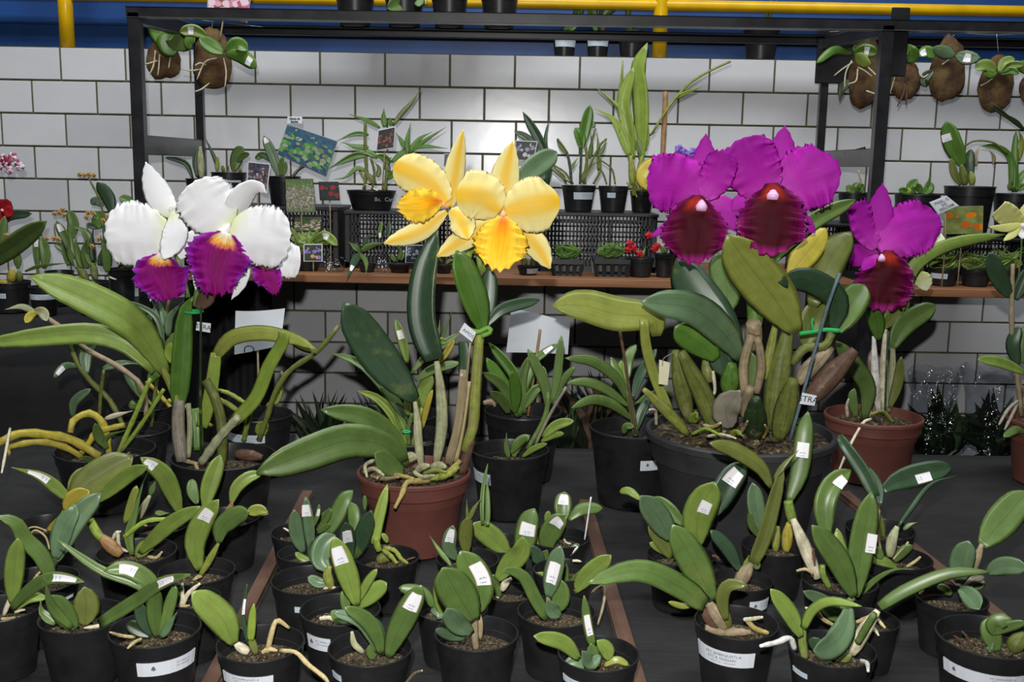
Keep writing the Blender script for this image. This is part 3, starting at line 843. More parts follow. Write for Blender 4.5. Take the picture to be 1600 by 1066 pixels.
seed('seedling with three glossy oval leaves stacked like a fan and a large sticker', GM, 'f', 1060, 1562, 770, '''
L 225 g 1300,700 1200,540 1110,385 f:.12 r:-8 d:-3,-5
L 185 g 1325,650 1320,470 1215,285 k:.42,.74 q:-.85,.1 d:-1,-2 f:.18
L 125 b 1285,775 1200,720 1135,625 d:-3,-5
L 64 b 1245,810 1160,795 1070,752 d:-3,-5
S 23 t 1310,865 1300,780 1300,690
B 16 t 1335,810 1335,710 1322,640
P 36 g 1160,370 1090,280 1030,192 d:3,5
''')
seed('seedling with a small stickered pale leaf hidden behind the oval-leaved seedling', GM, 'f', 948, 1382, 620, '''
L 82 g 1060,620 990,540 848,505
L 90 l 1110,670 1100,560 1088,455 k:.62,.88
V 95 b 1140,670 1085,640 1038,645
''')
seed('seedling with an olive pointed leaf beside a bluish stickered leaf near the brick pot', GM, 'D', 112, 640, 600, '''
L 120 b 285,610 220,500 255,325 k:.55,.9
L 125 o 370,570 365,420 375,260 d:-2,-2
P 30 o 375,300 372,200 368,110
P 48 o 385,290 430,190 490,100
T 40 g 500,320 495,150 510,-20 545,-190 d:4,4 f:.4
T 46 g 540,330 545,200 540,-30 d:4,4 f:.4
''')
seed('seedling with one wide light green leaf reaching left in the middle block', GM, 'D', 430, 900, 470, '''
L 185 l 720,560 570,420 415,310 f:.1 d:-1,-2
L 190 g 810,640 850,470 880,310 935,185 k:.5,.72 q:-.75,.6 d:1,1
''')
seed('seedling with a curling bright leaf and pale bulb in the centre of the middle block', GM, 'D', 520, 930, 880, '''
L 115 g 650,920 590,830 590,735 f:-.2
L 175 l 620,780 730,650 820,540 835,420 d:-2,-3
B 34 w 660,870 700,800 745,770
R 10 w 560,930 600,920 640,930
''')
seed('seedling with glossy folded leaves and a stickered leaf near the right lath', GM, 'g', 30, 500, 640, '''
T 80 g 210,690 140,570 70,440 -20,400 -60,420 d:-2,-4
L 112 b 215,560 245,430 290,255 k:.28,.68 d:-1,-1
L 112 g 265,650 290,560 275,450 d:0,0
V 90 b 290,675 240,640 210,575 d:-2,-2
S 16 t 210,690 215,620 215,550
''')
seed('seedling with a fan of light leaves and a dangling root over the right lath', GM, 'g', 125, 490, 395, '''
L 108 l 370,530 460,420 590,310 d:-1,-2
L 62 g 340,520 390,450 425,400
T 42 g 320,510 318,430 322,360
P 26 l 200,430 170,420 140,415
R 9 t 470,540 510,505 550,500 545,600 510,725 d:-3,-6
R 8 w 360,345 390,345 412,350
''')
seed('seedling with several stickered round leaves and a white plant stick', GM, 'D', 870, 1395, 420, '''
L 150 g 1180,290 1170,170 1185,45 k:.55,.9 d:2,2
L 180 g 1050,540 1050,430 1110,310 1200,245 k:.66,.86 d:-1,-2
L 112 g 1220,280 1330,190 1505,180 d:2,2
L 62 l 1060,330 1045,270 1050,205
L 66 y 960,540 930,450 918,360
L 112 d 1000,650 950,580 880,505
V 70 g 1030,620 1020,570 1040,530
L 62 b 1205,590 1250,530 1305,480 k:.2,.85
K 7 q 1352,445 1380,260 1405,90
R 8 w 1180,440 1200,470 1240,480
''')
seed('seedling of small pale leaves with a narrow stickered leaf at front centre', GM, 'g', 270, 757, 890, '''
L 92 l 400,930 300,830 128,792 d:-1,-4
V 95 b 440,970 380,955 300,975
T 62 g 480,850 450,720 428,550 k:.22,.62 f:.1
V 76 g 485,940 480,890 468,835
V 95 l 575,940 560,870 505,818
V 85 b 525,905 470,950 415,880 d:-3,-3
L 45 e 550,970 620,935 695,965
''', plabel=('g', 312, 420, 1040, 1120))
# ---- right block
seed('seedling with a big stickered oval leaf in front of the large grey pot', GR, 'E', 245, 760, 900, '''
L 190 b 430,790 330,620 195,460 d:-2,-4
L 108 g 520,680 410,560 290,470 d:0,2
L 62 l 200,490 110,425 38,430 d:0,2
L 240 l 625,840 640,600 760,355 k:.52,.70 q:-.55,.2 f:.12 d:-2,-4
L 195 d 760,600 850,380 990,210 k:.55,.82 d:0,2
L 110 o 430,930 340,790 255,690
L 62 l 410,900 340,860 265,815
''')
seed('seedling with a long strap leaf reaching left towards the right-hand lath', GR, 'g', 1085, 1583, 705, '''
L 180 g 1195,580 1090,370 955,130 d:-1,-4 f:.15
T 140 g 1150,610 1000,500 750,405 440,480 d:-2,-6 f:.2
L 80 o 1275,700 1250,570 1290,490 1400,490 d:-1,-3
B 42 t 1270,750 1210,660 1160,580
B 34 n 1220,740 1170,690 1130,620
B 36 o 1290,740 1270,690 1250,620
L 40 e 1090,610 1010,615 930,590
L 36 q 1165,610 1110,590 1050,570
R 13 w 1380,695 1430,690 1490,680 d:-2,-3
R 17 a 1400,705 1450,750 1525,775 d:-2,-4
R 28 t 1150,740 1250,765 1420,770
''', plabel=('g', 1112, 1418, 890, 985), text=TXT)
seed('seedling with a tall thick olive stalk forking into leaves before the grey pot', GR, 'g', 1190, 1550, 455, '''
B 46 t 1340,490 1385,420 1420,355
T 110 o E@ 1050,970 1140,750 1220,450 1280,215 f:.5 d:0,0
L 125 o E@ 1190,400 1100,240 900,110 720,60 d:0,-4 f:-.2
P 52 o E@ 1210,330 1290,220 1395,115
L 112 d E@ 950,1030 860,860 725,720
P 45 l E@ 990,1030 1000,960 1020,910
P 55 g E@ 1060,1010 1090,980 1100,950
R 11 n E@ 740,915 770,920 800,950
''', plabel=('g', 1398, 1518, 590, 655), text=EMB)
seed('seedling with yellow bulbs and a very tall dark leaf against the grey pot', GR, 'E', 965, 1460, 830, '''
L 130 b 1110,740 1070,550 1045,360 d:0,0
L 62 g 1090,770 1040,680 1028,580
L 150 g 1320,510 1400,290 1440,0 1465,-180 k:.5,.66 d:2,4
S 40 l 1350,660 1330,580 1315,500
B 32 e 1220,880 1225,780 1240,690
B 44 y 1300,880 1310,760 1325,660
''')
seed('seedling with a papery white bulb and a leaf stickered near its bent tip', GR, 'h', 280, 725, 455, '''
B 40 w 370,450 310,300 225,95 d:0,2
L 190 g F@ 290,840 270,560 350,370 500,250 k:.70,.86 q:-.9,.2 d:0,3
L 60 g F@ 330,1130 330,1000 380,900 d:0,0
T 125 d F@ 720,480 610,260 430,0 400,-60 d:3,6
L 90 d F@ 760,560 740,400 640,225 d:3,4
S 20 l 440,500 405,430 400,370
P 36 g 600,580 700,470 820,400 945,395 d:-2,-5
R 10 r 350,425 300,395 245,405
R 12 n 340,440 350,380 345,270
''')
seed('seedling with a spotted papery bulb and thin leaf stalk rising right', GR, 'h', 640, 1048, 322, '''
B 32 p 800,320 815,220 845,140
P 50 d F@ 920,745 1010,620 1200,380 1445,295 d:0,4
L 205 d F@ 780,430 960,330 1390,220 k:.48,.68 q:-.75,.05 f:.2 d:2,4
S 12 t F@ 770,1000 740,760 770,445 d:2,2
L 62 g 830,350 880,290 935,252
L 66 l 845,400 760,350 655,345
K 6 r 820,335 865,285 912,232
R 10 r 900,380 950,350 985,320
L 60 g 760,330 720,290 690,270
''')
seed('seedling with one thin upright blade in the back row of the right block', GR, 'h', 540, 945, 150, '''
P 50 o F@ 790,850 770,700 735,560
P 40 g F@ 760,850 740,760 730,700
P 30 g 880,160 920,130 965,115
''')
seed('seedling with a fan of thick upright leaves, stickered, and curled tan roots', GR, 'h', 500, 855, 690, '''
L 205 g F@ 533,1364 390,1040 160,735 d:-1,-4 f:.15
L 120 l F@ 515,1330 430,1010 378,760 d:1,2
L 220 g F@ 545,1364 600,900 680,445 k:.44,.62 q:-1,-.25 d:0,-1 f:.15
L 75 b 520,670 420,590 285,525 d:-1,-3
L 62 g 490,700 430,650 395,620
S 20 g 530,660 555,590 590,565
R 13 r 600,710 700,680 775,745 d:-3,-4
R 12 r 470,730 400,690 360,640 300,625 d:-3,-4
R 11 w 650,720 700,740 735,790 d:-3,-4
L 60 l 480,580 510,620 530,660
''')
seed('seedling with a drooping broad leaf and a white root over the rim', GR, 'h', 200, 712, 862, '''
L 100 l 275,800 205,660 90,512 d:-1,-3
T 62 l 285,750 340,640 450,585 635,615 d:-2,-6
S 26 l 295,920 280,820 285,740
L 150 b 560,620 525,760 450,850 345,880 d:-3,-7 f:.15
L 90 d 400,900 360,840 340,800
B 42 w 575,900 650,760 730,640 d:-1,0
S 22 g 610,830 660,740 710,660 d:-3,-2
T 78 g 740,620 900,520 1150,420 1400,410 d:-1,-3
L 108 b 1380,415 1480,375 1620,385 d:-3,-5
R 17 q 235,870 205,805 130,830 30,852 d:-3,-6
R 14 q 630,940 665,955 672,1000 d:-8,-9
V 80 o 500,940 540,910 580,900
''', plabel=('h', 215, 305, 985, 1090))
seed('seedling with a knobbly tan bulb carrying a huge leaf to the right edge', GR, 'h', 960, 1378, 560, '''
L 140 b 1215,480 1230,350 1270,225 f:.1
L 112 b 1215,510 1280,560 1335,635 d:-4,-6
B 26 t 1280,430 1320,330 1348,245
L 190 g 1348,255 1450,130 1620,-70 d:0,3 f:.1
B 28 s 1230,500 1290,460 1360,440
L 60 g 1300,510 1340,480 1370,470
L 55 g 1170,545 1120,510 1080,500
R 11 r 980,545 1010,500 1040,500
''')
seed('seedling with short folded leaves in the corner pot with a wide printed label', GR, 'h', 1088, 1700, 790, '''
L 112 g 1440,880 1400,770 1390,680 d:0,1
L 100 g 1440,800 1430,720 1525,690
L 62 g 1420,780 1500,740 1610,708 d:0,-2
B 52 o 1520,880 1560,830 1610,780
R 8 n 1290,860 1260,800 1230,765
R 7 n 1250,860 1210,810 1180,790
R 12 b 1380,860 1400,880 1420,830
''', plabel=('h', 1175, 1580, 1000, 1105), text=TXE)
# ================================================================== large flowering cattleyas
def uvxy(nt):
    uv = N(nt, 'ShaderNodeUVMap'); sp = N(nt, 'ShaderNodeSeparateXYZ'); nt.links.new(uv.outputs[0], sp.inputs[0])
    e = math_(nt, 'MULTIPLY', math_(nt, 'ABSOLUTE', math_(nt, 'SUBTRACT', sp.outputs[0], .5)), 2.0)
    return sp.outputs[0], sp.outputs[1], e, uv
def petal_mat(name, build, rough=.55, sss=.0, vein=.06):
    mt, nt, b = new_mat(name); u, v, e, uv = uvxy(nt)
    c = build(nt, u, v, e)
    mp = N(nt, 'ShaderNodeMapping'); mp.inputs['Scale'].default_value = (34, 2.5, 1); nt.links.new(uv.outputs[0], mp.inputs[0])
    n = N(nt, 'ShaderNodeTexNoise'); n.inputs['Scale'].default_value = 1; nt.links.new(mp.outputs[0], n.inputs['Vector'])
    k = ramp(nt, n.outputs['Fac'], [(.3, (1 - vein,) * 3 + (1,)), (.7, (1 + vein,) * 3 + (1,))])
    nt.links.new(mixc(nt, 1.0, c, k, 'MULTIPLY'), b.inputs['Base Color'])
    b.inputs['Roughness'].default_value = rough; b.inputs['Specular IOR Level'].default_value = .12
    bump(nt, b, n.outputs['Fac'], min(.12, vein), .002)
    return mt
W_ = srgb(238, 238, 240)
M_PWHITE = petal_mat('white_cattleya_petal', lambda nt, u, v, e: ramp(nt, v, [(0, srgb(222, 232, 170)), (.16, srgb(236, 238, 226)), (.3, W_)]), vein=.02)
M_PYEL = petal_mat('yellow_cattleya_petal', lambda nt, u, v, e: mixc(nt, ramp(nt, v, [(0, (.9,)*3+(1,)), (.5, (.8,)*3+(1,)), (1, (1,)*3+(1,))]), srgb(242, 228, 156), ramp(nt, e, [(0, srgb(242, 190, 36)), (.22, srgb(242, 196, 54)), (.5, srgb(240, 222, 138)), (1, srgb(242, 230, 166))])), vein=.03)
M_PMAG = petal_mat('magenta_cattleya_petal', lambda nt, u, v, e: ramp(nt, v, [(0, srgb(196, 70, 182)), (.4, srgb(176, 34, 166)), (1, srgb(156, 24, 152))]), vein=.07)
def _lipw(nt, u, v, e):
    body = ramp(nt, e, [(0, srgb(118, 4, 84)), (.75, srgb(126, 6, 112)), (.93, srgb(150, 40, 176)), (1, srgb(190, 120, 210))])
    nf = noise_fac(nt, 1.0, 2, None, 'UV')
    v = math_(nt, 'ADD', math_(nt, 'ADD', v, math_(nt, 'MULTIPLY', math_(nt, 'POWER', e, 2.0), .22)), math_(nt, 'MULTIPLY', math_(nt, 'SUBTRACT', noise_fac(nt, 18.0, 3, None, 'UV'), .5), .16))
    thr = ramp(nt, v, [(0, srgb(238, 234, 236)), (.10, srgb(232, 210, 160)), (.17, srgb(238, 176, 62)), (.24, srgb(196, 90, 84)), (.29, srgb(118, 4, 84))])
    return mixc(nt, math_(nt, 'MAXIMUM', ramp(nt, v, [(.24, (0, 0, 0, 1)), (.31, (1, 1, 1, 1))]), ramp(nt, e, [(.42, (0, 0, 0, 1)), (.62, (1, 1, 1, 1))])), thr, body)
M_LIPW = petal_mat('purple_frilled_lip', _lipw, rough=.6, vein=.22)
def _lipy(nt, u, v, e):
    cen = ramp(nt, v, [(0, srgb(226, 150, 90)), (.12, srgb(226, 120, 20)), (.4, srgb(248, 176, 16)), (.8, srgb(248, 196, 44)), (1, srgb(246, 206, 72))])
    return mixc(nt, ramp(nt, e, [(.15, (0, 0, 0, 1)), (.7, (1, 1, 1, 1))]), cen, srgb(246, 204, 60))
M_LIPY = petal_mat('yellow_frilled_lip', _lipy, rough=.6, vein=.14)
def _lipm(nt, u, v, e):
    body = ramp(nt, e, [(0, srgb(56, 2, 12)), (.45, srgb(64, 3, 22)), (.74, srgb(92, 8, 56)), (.92, srgb(136, 20, 106)), (1, srgb(196, 96, 184))])
    end = mixc(nt, ramp(nt, v, [(.86, (0, 0, 0, 1)), (.97, (1, 1, 1, 1))]), body, srgb(140, 22, 104))
    thr = ramp(nt, v, [(0, srgb(110, 14, 50)), (.1, srgb(160, 40, 18)), (.2, srgb(140, 30, 14)), (.3, srgb(66, 4, 16))])
    return mixc(nt, math_(nt, 'MAXIMUM', ramp(nt, v, [(.16, (0, 0, 0, 1)), (.32, (1, 1, 1, 1))]), ramp(nt, e, [(.3, (0, 0, 0, 1)), (.6, (1, 1, 1, 1))])), thr, end)
M_LIPM = petal_mat('maroon_frilled_lip', _lipm, rough=.6, vein=.18)
M_COLW = plain('pale_flower_column', srgb(236, 228, 232), rough=.5, var=.05)
M_COLP = plain('pink_flower_column', srgb(236, 190, 232), rough=.4, var=.08)
M_COLO = plain('apricot_flower_column', srgb(236, 176, 130), rough=.5, var=.08)
SHP = {'ov': [.28, .62, .88, 1, .98, .84, .56, .10], 'br': [.40, .76, .96, 1.05, 1.07, 1.05, .98, .80], 'pt': [.45, .78, .98, 1.03, .94, .74, .44, .04], 'lip': [.20, .58, .80, .94, 1, 1, .95, .86, .70], 'lipw': [.30, .70, .96, 1.06, 1.0, .88, .74, .64, .56]}
_fs = [100]
def petal(Fl, name, c, Y, pts, hw, mat, shape='ov', d=(0, -2), ruffle=.06, fringe=.03, cup=.15, fold=0, roll=0, n=30, m=7, rfreq=16, rend=0.0, efr=0.0, asym=1.0):
    _fs[0] += 1; px = [cpx(c, *q) for q in pts]; k = len(px) - 1
    P = [at(x, y, Y + (d[0] + (d[1] - d[0]) * (i / k)) / 100) for i, (x, y) in enumerate(px)]
    u = mpp(P[0]) * CROP[c][2]; W = [v * hw * u for v in SHP[shape]]
    o, _ = blade(name, P, [w_ * asym for w_ in W], [w_ / asym for w_ in W], mat, Fl, roll=math.radians(roll), fold=fold, thick=.0014, n=n, m=m, ruffle=ruffle, rfreq=rfreq, fringe=fringe, cup=cup, seed=_fs[0], rend=rend, efr=efr)
    return o
def column(T, c, Y, a, b, r, mat, lab):
    A, B = at(*cpx(c, *a), Y), at(*cpx(c, *b), Y - .012); u = mpp(A) * CROP[c][2]
    o = tube('flower', [A, (A + B) / 2, B], [r * .25 * u, r * .7 * u, r * u, r * .8 * u], mat, T, n=8, sides=10)
    o['label'] = lab; return o
def tie(T, c, pts, Y, r, col='#', color=None):
    P = [at(*cpx(c, *q), Y) for q in pts]; u = mpp(P[0]) * CROP[c][2]
    return tube('green_tie', P, [r * u, r * u], M_PAPERC, T, color or srgb(52, 176, 92), n=12, sides=6)
def ring_tie(T, c, xy, Y, hw, r, color):
    C = at(*cpx(c, *xy), Y); u = mpp(C) * CROP[c][2]; vs = []
    P = [C + Vector((hw * u * math.cos(a), hw * u * math.sin(a), .0)) for a in [i * 2 * math.pi / 12 for i in range(13)]]
    return tube('green_tie', P, [r * u, r * u], M_PAPERC, T, color, n=24, sides=6)
def name_tag(T, c, quad, Y, body, size, shift=(0, 0)):
    """folded white paper flag stuck round a stake: quad = bl, br, tr, tl in crop pixels"""
    Q = [at(*cpx(c, *q), Y) for q in quad]; nrm = (Q[1] - Q[0]).cross(Q[3] - Q[0]).normalized(); th = .0006
    vs = [q + nrm * th for q in Q] + [q - nrm * th for q in Q]
    fs = [(0, 1, 2, 3), (7, 6, 5, 4), (0, 4, 5, 1), (1, 5, 6, 2), (2, 6, 7, 3), (3, 7, 4, 0)]
    o = link('name_tag', mesh('name_tag', vs, fs), M_WHITE, T, smooth=False); o['label'] = 'white paper tag with black capital letters'
    X = Q[1] - Q[0]; U = Q[3] - Q[0]; O = (Q[0] + Q[1] + Q[2] + Q[3]) / 4 + X * shift[0] + U * shift[1]
    if body: text_on('lettering', body, U.length * size, O, X, U, M_INK, o, off=.0009)
    return o
# ------------------------------------------------------------------ white cattleya
T = thing('white_cattleya_orchid', (0, 0, 0), 'tall white cattleya with purple frilled lips in a black pot', 'potted plant')
p = make_pot(T, 349, 712, 162, 'blk', .62); YW = p.Y
grow(T, YW, p.zs, '''
S 40 s a@ 1080,760 1060,560 1065,400 d:0,0
T 118 f a@ 1060,420 1075,200 1100,-120 1150,-215 d:0,-1 f:.35 r:10 n:0
S 2 k z@ 314,712 313,600 314,480 d:-4,-4
L 190 l a@ 985,240 880,60 760,-70 500,-210 180,-335 d:0,-16 f:.25 r:18
S 24 e a@ 1060,430 1010,300 930,150
T 125 l a@ 930,215 760,70 560,10 300,20 -120,70 d:0,-4 f:.3
C 26 p a@ 1200,770 1310,620 1420,500 d:-3,-3
W 80 h a@ 1390,530 1520,390 1600,200 1680,60 1690,0 d:-3,-3 f:.1 n:0
W 78 h a@ 1200,560 1240,420 1265,280 1285,120 d:0,0 f:.3 n:0
T 95 e a@ 1280,140 1380,30 1560,0 1760,40 1880,100 d:0,-4
S 32 o a@ 1320,780 1320,560 1280,390 1222,280 d:-1,0
S 18 p a@ 1120,740 1130,560 1120,420 d:1,1
W 60 f a@ 1180,700 1175,560 1160,450 d:2,2 n:0
L 45 h a@ 1020,180 1000,120 1020,60
S 16 e a@ 1420,470 1350,420 1310,410 d:3,3
L 100 n 5@ 1180,850 1235,760 1230,690 d:-1,-2 n:1
R 14 t a@ 1050,720 1100,760 1180,780
B 36 n a@ 1400,720 1480,730 1560,740 d:-2,-2
R 12 r a@ 1160,770 1170,800 1180,820
S 26 g i@ 690,1060 720,900 790,760 900,600 d:2,2
S 20 g i@ 640,1000 600,860 530,600 d:2,2
S 20 g i@ 760,900 950,820 1180,720 d:4,4
''', 'a')
ring_tie(T, '5', (1150, 865), YW, 52, 9, srgb(40, 170, 90))
name_tag(T, '5', ((1165, 975), (1250, 990), (1255, 935), (1172, 925)), YW - .05, 'STRA', .75)
f1 = column(T, 'i', YW - .05, (930, 490), (850, 590), 45, M_COLW, 'large white flower facing forward with purple lip')
Yf = YW - .04
petal(f1, 'sepal', 'i', Yf, [(930, 490), (985, 370), (1050, 270), (1120, 235), (1185, 275)], 88, M_PWHITE, 'pt', (0, -1), .03, .0, .3, roll=25)
petal(f1, 'petal', 'i', Yf, [(930, 500), (800, 380), (670, 200)], 195, M_PWHITE, 'br', (-1, -3), .05, .05, .1, rend=.12, efr=.014)
petal(f1, 'petal', 'i', Yf, [(935, 505), (1130, 570), (1350, 600)], 205, M_PWHITE, 'br', (-1.5, -4), .06, .05, .12, rend=.12, efr=.014)
petal(f1, 'sepal', 'i', Yf, [(930, 510), (760, 560), (600, 590)], 68, M_PWHITE, 'ov', (1.5, 1), .04, .0, .1)
petal(f1, 'sepal', 'i', Yf, [(960, 560), (1010, 760), (1000, 900), (940, 1015)], 62, M_PWHITE, 'pt', (2.5, 2), .02, .0, .1)
petal(f1, 'sepal', 'i', Yf, [(820, 600), (730, 760), (690, 950)], 60, M_PWHITE, 'pt', (2.5, 3), .02, .0, .1)
petal(f1, 'lip', 'i', Yf, [(905, 550), (870, 660), (840, 820), (845, 985)], 215, M_LIPW, 'lipw', (-3.5, -6.5), .13, .09, .25, n=36, m=10, rfreq=26, rend=.10, efr=.04)
f2 = column(T, 'i', YW - .03, (520, 480), (470, 690), 42, M_COLW, 'white flower turned left with purple lip')
Yf = YW - .02
petal(f2, 'sepal', 'i', Yf, [(545, 430), (460, 330), (395, 200), (345, 58)], 92, M_PWHITE, 'pt', (0, 0), .02, .0, .2)
petal(f2, 'petal', 'i', Yf, [(500, 540), (300, 560), (60, 560)], 215, M_PWHITE, 'br', (-1, -3), .06, .05, .12, rend=.12, efr=.014)
petal(f2, 'petal', 'i', Yf, [(545, 400), (545, 560), (470, 735)], 92, M_PWHITE, 'ov', (-1.5, -5), .05, .02, .1, roll=20)
petal(f2, 'petal', 'i', Yf, [(520, 430), (560, 390), (590, 400)], 45, M_PWHITE, 'ov', (0, 0), .06, .04, .1)
petal(f2, 'sepal', 'i', Yf, [(440, 780), (385, 900), (378, 1030)], 42, M_PWHITE, 'pt', (2, 3), .02, .0, .1)
petal(f2, 'petal', 'i', Yf, [(560, 560), (600, 650), (590, 735)], 60, M_PWHITE, 'ov', (1, 1), .1, .06, .1)
petal(f2, 'lip', 'i', Yf, [(455, 700), (445, 800), (480, 900), (520, 1015)], 185, M_LIPW, 'lipw', (-2.5, -5.5), .13, .09, .25, n=34, m=10, rfreq=26, rend=.10, efr=.04)
f3 = column(T, 'i', YW + .05, (1180, 700), (1190, 770), 30, M_COLW, 'white flower half hidden behind the others with purple lip')
Yf = YW + .05
petal(f3, 'petal', 'i', Yf, [(1220, 700), (1320, 740), (1420, 750)], 118, M_PWHITE, 'br', (0, -2), .06, .05, .1, rend=.1)
petal(f3, 'lip', 'i', Yf, [(1195, 740), (1180, 820), (1220, 890), (1245, 980)], 92, M_LIPW, 'lipw', (-2, -4), .14, .08, .25, n=30, m=8, rfreq=22, rend=.2, efr=.03)
# ------------------------------------------------------------------ yellow cattleya
T = thing('yellow_cattleya_orchid', (0, 0, 0), 'yellow cattleya with two flowers in a brick-red plastic pot', 'potted plant')
p = make_pot(T, 647, 735, 178, 'brick', .70); YY = p.Y
grow(T, YY, p.zs, '''
S 34 e b@ 1240,700 1290,560 1305,330 1325,60 1330,-20 d:0,0
S 32 n b@ 1225,830 1250,740 1280,640 d:0,0
W 52 t b@ 1140,780 1200,560 1235,220 d:-1,-1 n:0
W 44 r b@ 1185,770 1225,560 1265,290 d:-2,-2 n:0
K 7 t b@ 1160,790 1225,520 1275,60 d:-4,-4
B 36 p b@ 1070,790 1105,560 1100,360 1075,170
B 28 p b@ 985,810 965,640 960,520 945,410
L 285 d H@ 1060,705 830,440 640,170 520,-40 d:0,-6 f:.2 r:8
T 44 d z@ 679,562 661,500 664,430 684,360 d:0,2 f:.3
L 205 g b@ 880,770 790,680 560,640 300,720 0,835 d:-2,-14 f:.2 r:-12
L 118 g b@ 900,790 810,620 650,500 385,458 d:-1,-8
L 130 g b@ 880,825 810,800 705,720 d:-3,-6
L 165 f 6@ 1350,975 1300,800 1190,500 d:-2,-3 f:.35 r:15
L 120 d 6@ 1355,975 1375,800 1390,600 d:1,2
L 75 d 6@ 1360,960 1450,860 1560,820 1690,795 d:1,3
L 150 b j@ 930,400 1040,310 1195,202 d:2,3
W 70 d b@ 1235,250 1240,150 1230,50 d:1,1
R 18 a b@ 1215,760 1130,840 1000,880 900,890 870,960 825,1045 d:-4,-13
R 20 e b@ 1200,800 1130,850 1040,870 d:-5,-6
R 14 a b@ 780,850 850,850 940,870 d:-4,-6
R 12 p b@ 700,760 650,790 660,860 d:-4,-6
R 13 p b@ 640,830 700,810 760,850 d:-5,-6
R 12 t b@ 680,850 760,870 850,860 d:-6,-7
R 13 e b@ 1000,840 1060,820 1130,830 d:-5,-6
R 14 p b@ 940,830 990,860 1060,850 d:-6,-6
R 11 t b@ 720,800 740,840 720,870 d:-5,-6
B 26 p b@ 1040,800 1090,790 1130,800 d:-3,-3
B 24 p b@ 950,830 985,800 1030,790 d:-3,-3
B 34 p b@ 880,760 920,740 960,740
S 30 l j@ 560,1070 600,900 640,760 d:2,2
S 20 l j@ 690,1000 640,800 480,590 d:2,1
S 22 l j@ 700,1000 780,800 830,600 d:2,1
''', 'b')
tie(T, '6', [(1260, 970), (1320, 985), (1380, 960), (1395, 985), (1340, 1010)], YY - .03, 16, color=srgb(120, 170, 70))
name_tag(T, '6', ((1208, 985), (1285, 1045), (1310, 990), (1240, 930)), YY - .07, 'AMOS', .46, (0.05, -.06))
f1 = column(T, 'j', YY - .03, (840, 590), (835, 640), 24, M_COLO, 'large yellow flower facing forward with frilled lip')
Yf = YY - .02
petal(f1, 'sepal', 'j', Yf, [(830, 590), (845, 400), (900, 128)], 98, M_PYEL, 'pt', (0, 0), .02, 0, .15)
petal(f1, 'petal', 'j', Yf, [(815, 600), (680, 500), (520, 490)], 160, M_PYEL, 'br', (-1, -3), .06, .01, .2, rend=.2)
petal(f1, 'petal', 'j', Yf, [(850, 600), (1030, 560), (1215, 525)], 178, M_PYEL, 'br', (-1, -3), .04, .01, .15, rend=.25)
petal(f1, 'sepal', 'j', Yf, [(830, 640), (610, 760), (395, 900)], 82, M_PYEL, 'ov', (0, -2), .02, 0, .2)
petal(f1, 'sepal', 'j', Yf, [(870, 660), (1050, 820), (1150, 980)], 88, M_PYEL, 'ov', (0, -1), .02, 0, .2)
petal(f1, 'lip', 'j', Yf, [(838, 630), (830, 720), (815, 860), (800, 995)], 178, M_LIPY, 'lip', (-2.5, -7), .13, .08, .12, n=36, m=10, rfreq=24, rend=.24, efr=.035)
f2 = column(T, 'j', YY - .01, (470, 575), (410, 548), 20, M_COLO, 'yellow flower turned left with frilled lip')
Yf = YY
petal(f2, 'sepal', 'j', Yf, [(480, 570), (520, 330), (570, 52)], 76, M_PYEL, 'pt', (0, 0), .03, 0, .2, roll=25)
petal(f2, 'petal', 'j', Yf, [(460, 545), (320, 390), (110, 290)], 128, M_PYEL, 'br', (-1, -3), .08, .02, .2, rend=.12)
petal(f2, 'sepal', 'j', Yf, [(460, 600), (280, 730), (42, 812)], 70, M_PYEL, 'ov', (0, -3), .02, 0, .2)
petal(f2, 'petal', 'j', Yf, [(480, 590), (550, 650), (605, 785)], 92, M_PYEL, 'ov', (-1.5, -5), .05, .01, .2)
petal(f2, 'lip', 'j', Yf, [(430, 530), (350, 540), (260, 560), (130, 560)], 112, M_LIPY, 'lip', (-2.5, -6), .15, .08, .1, n=34, m=9, rfreq=24, rend=.2, efr=.04)
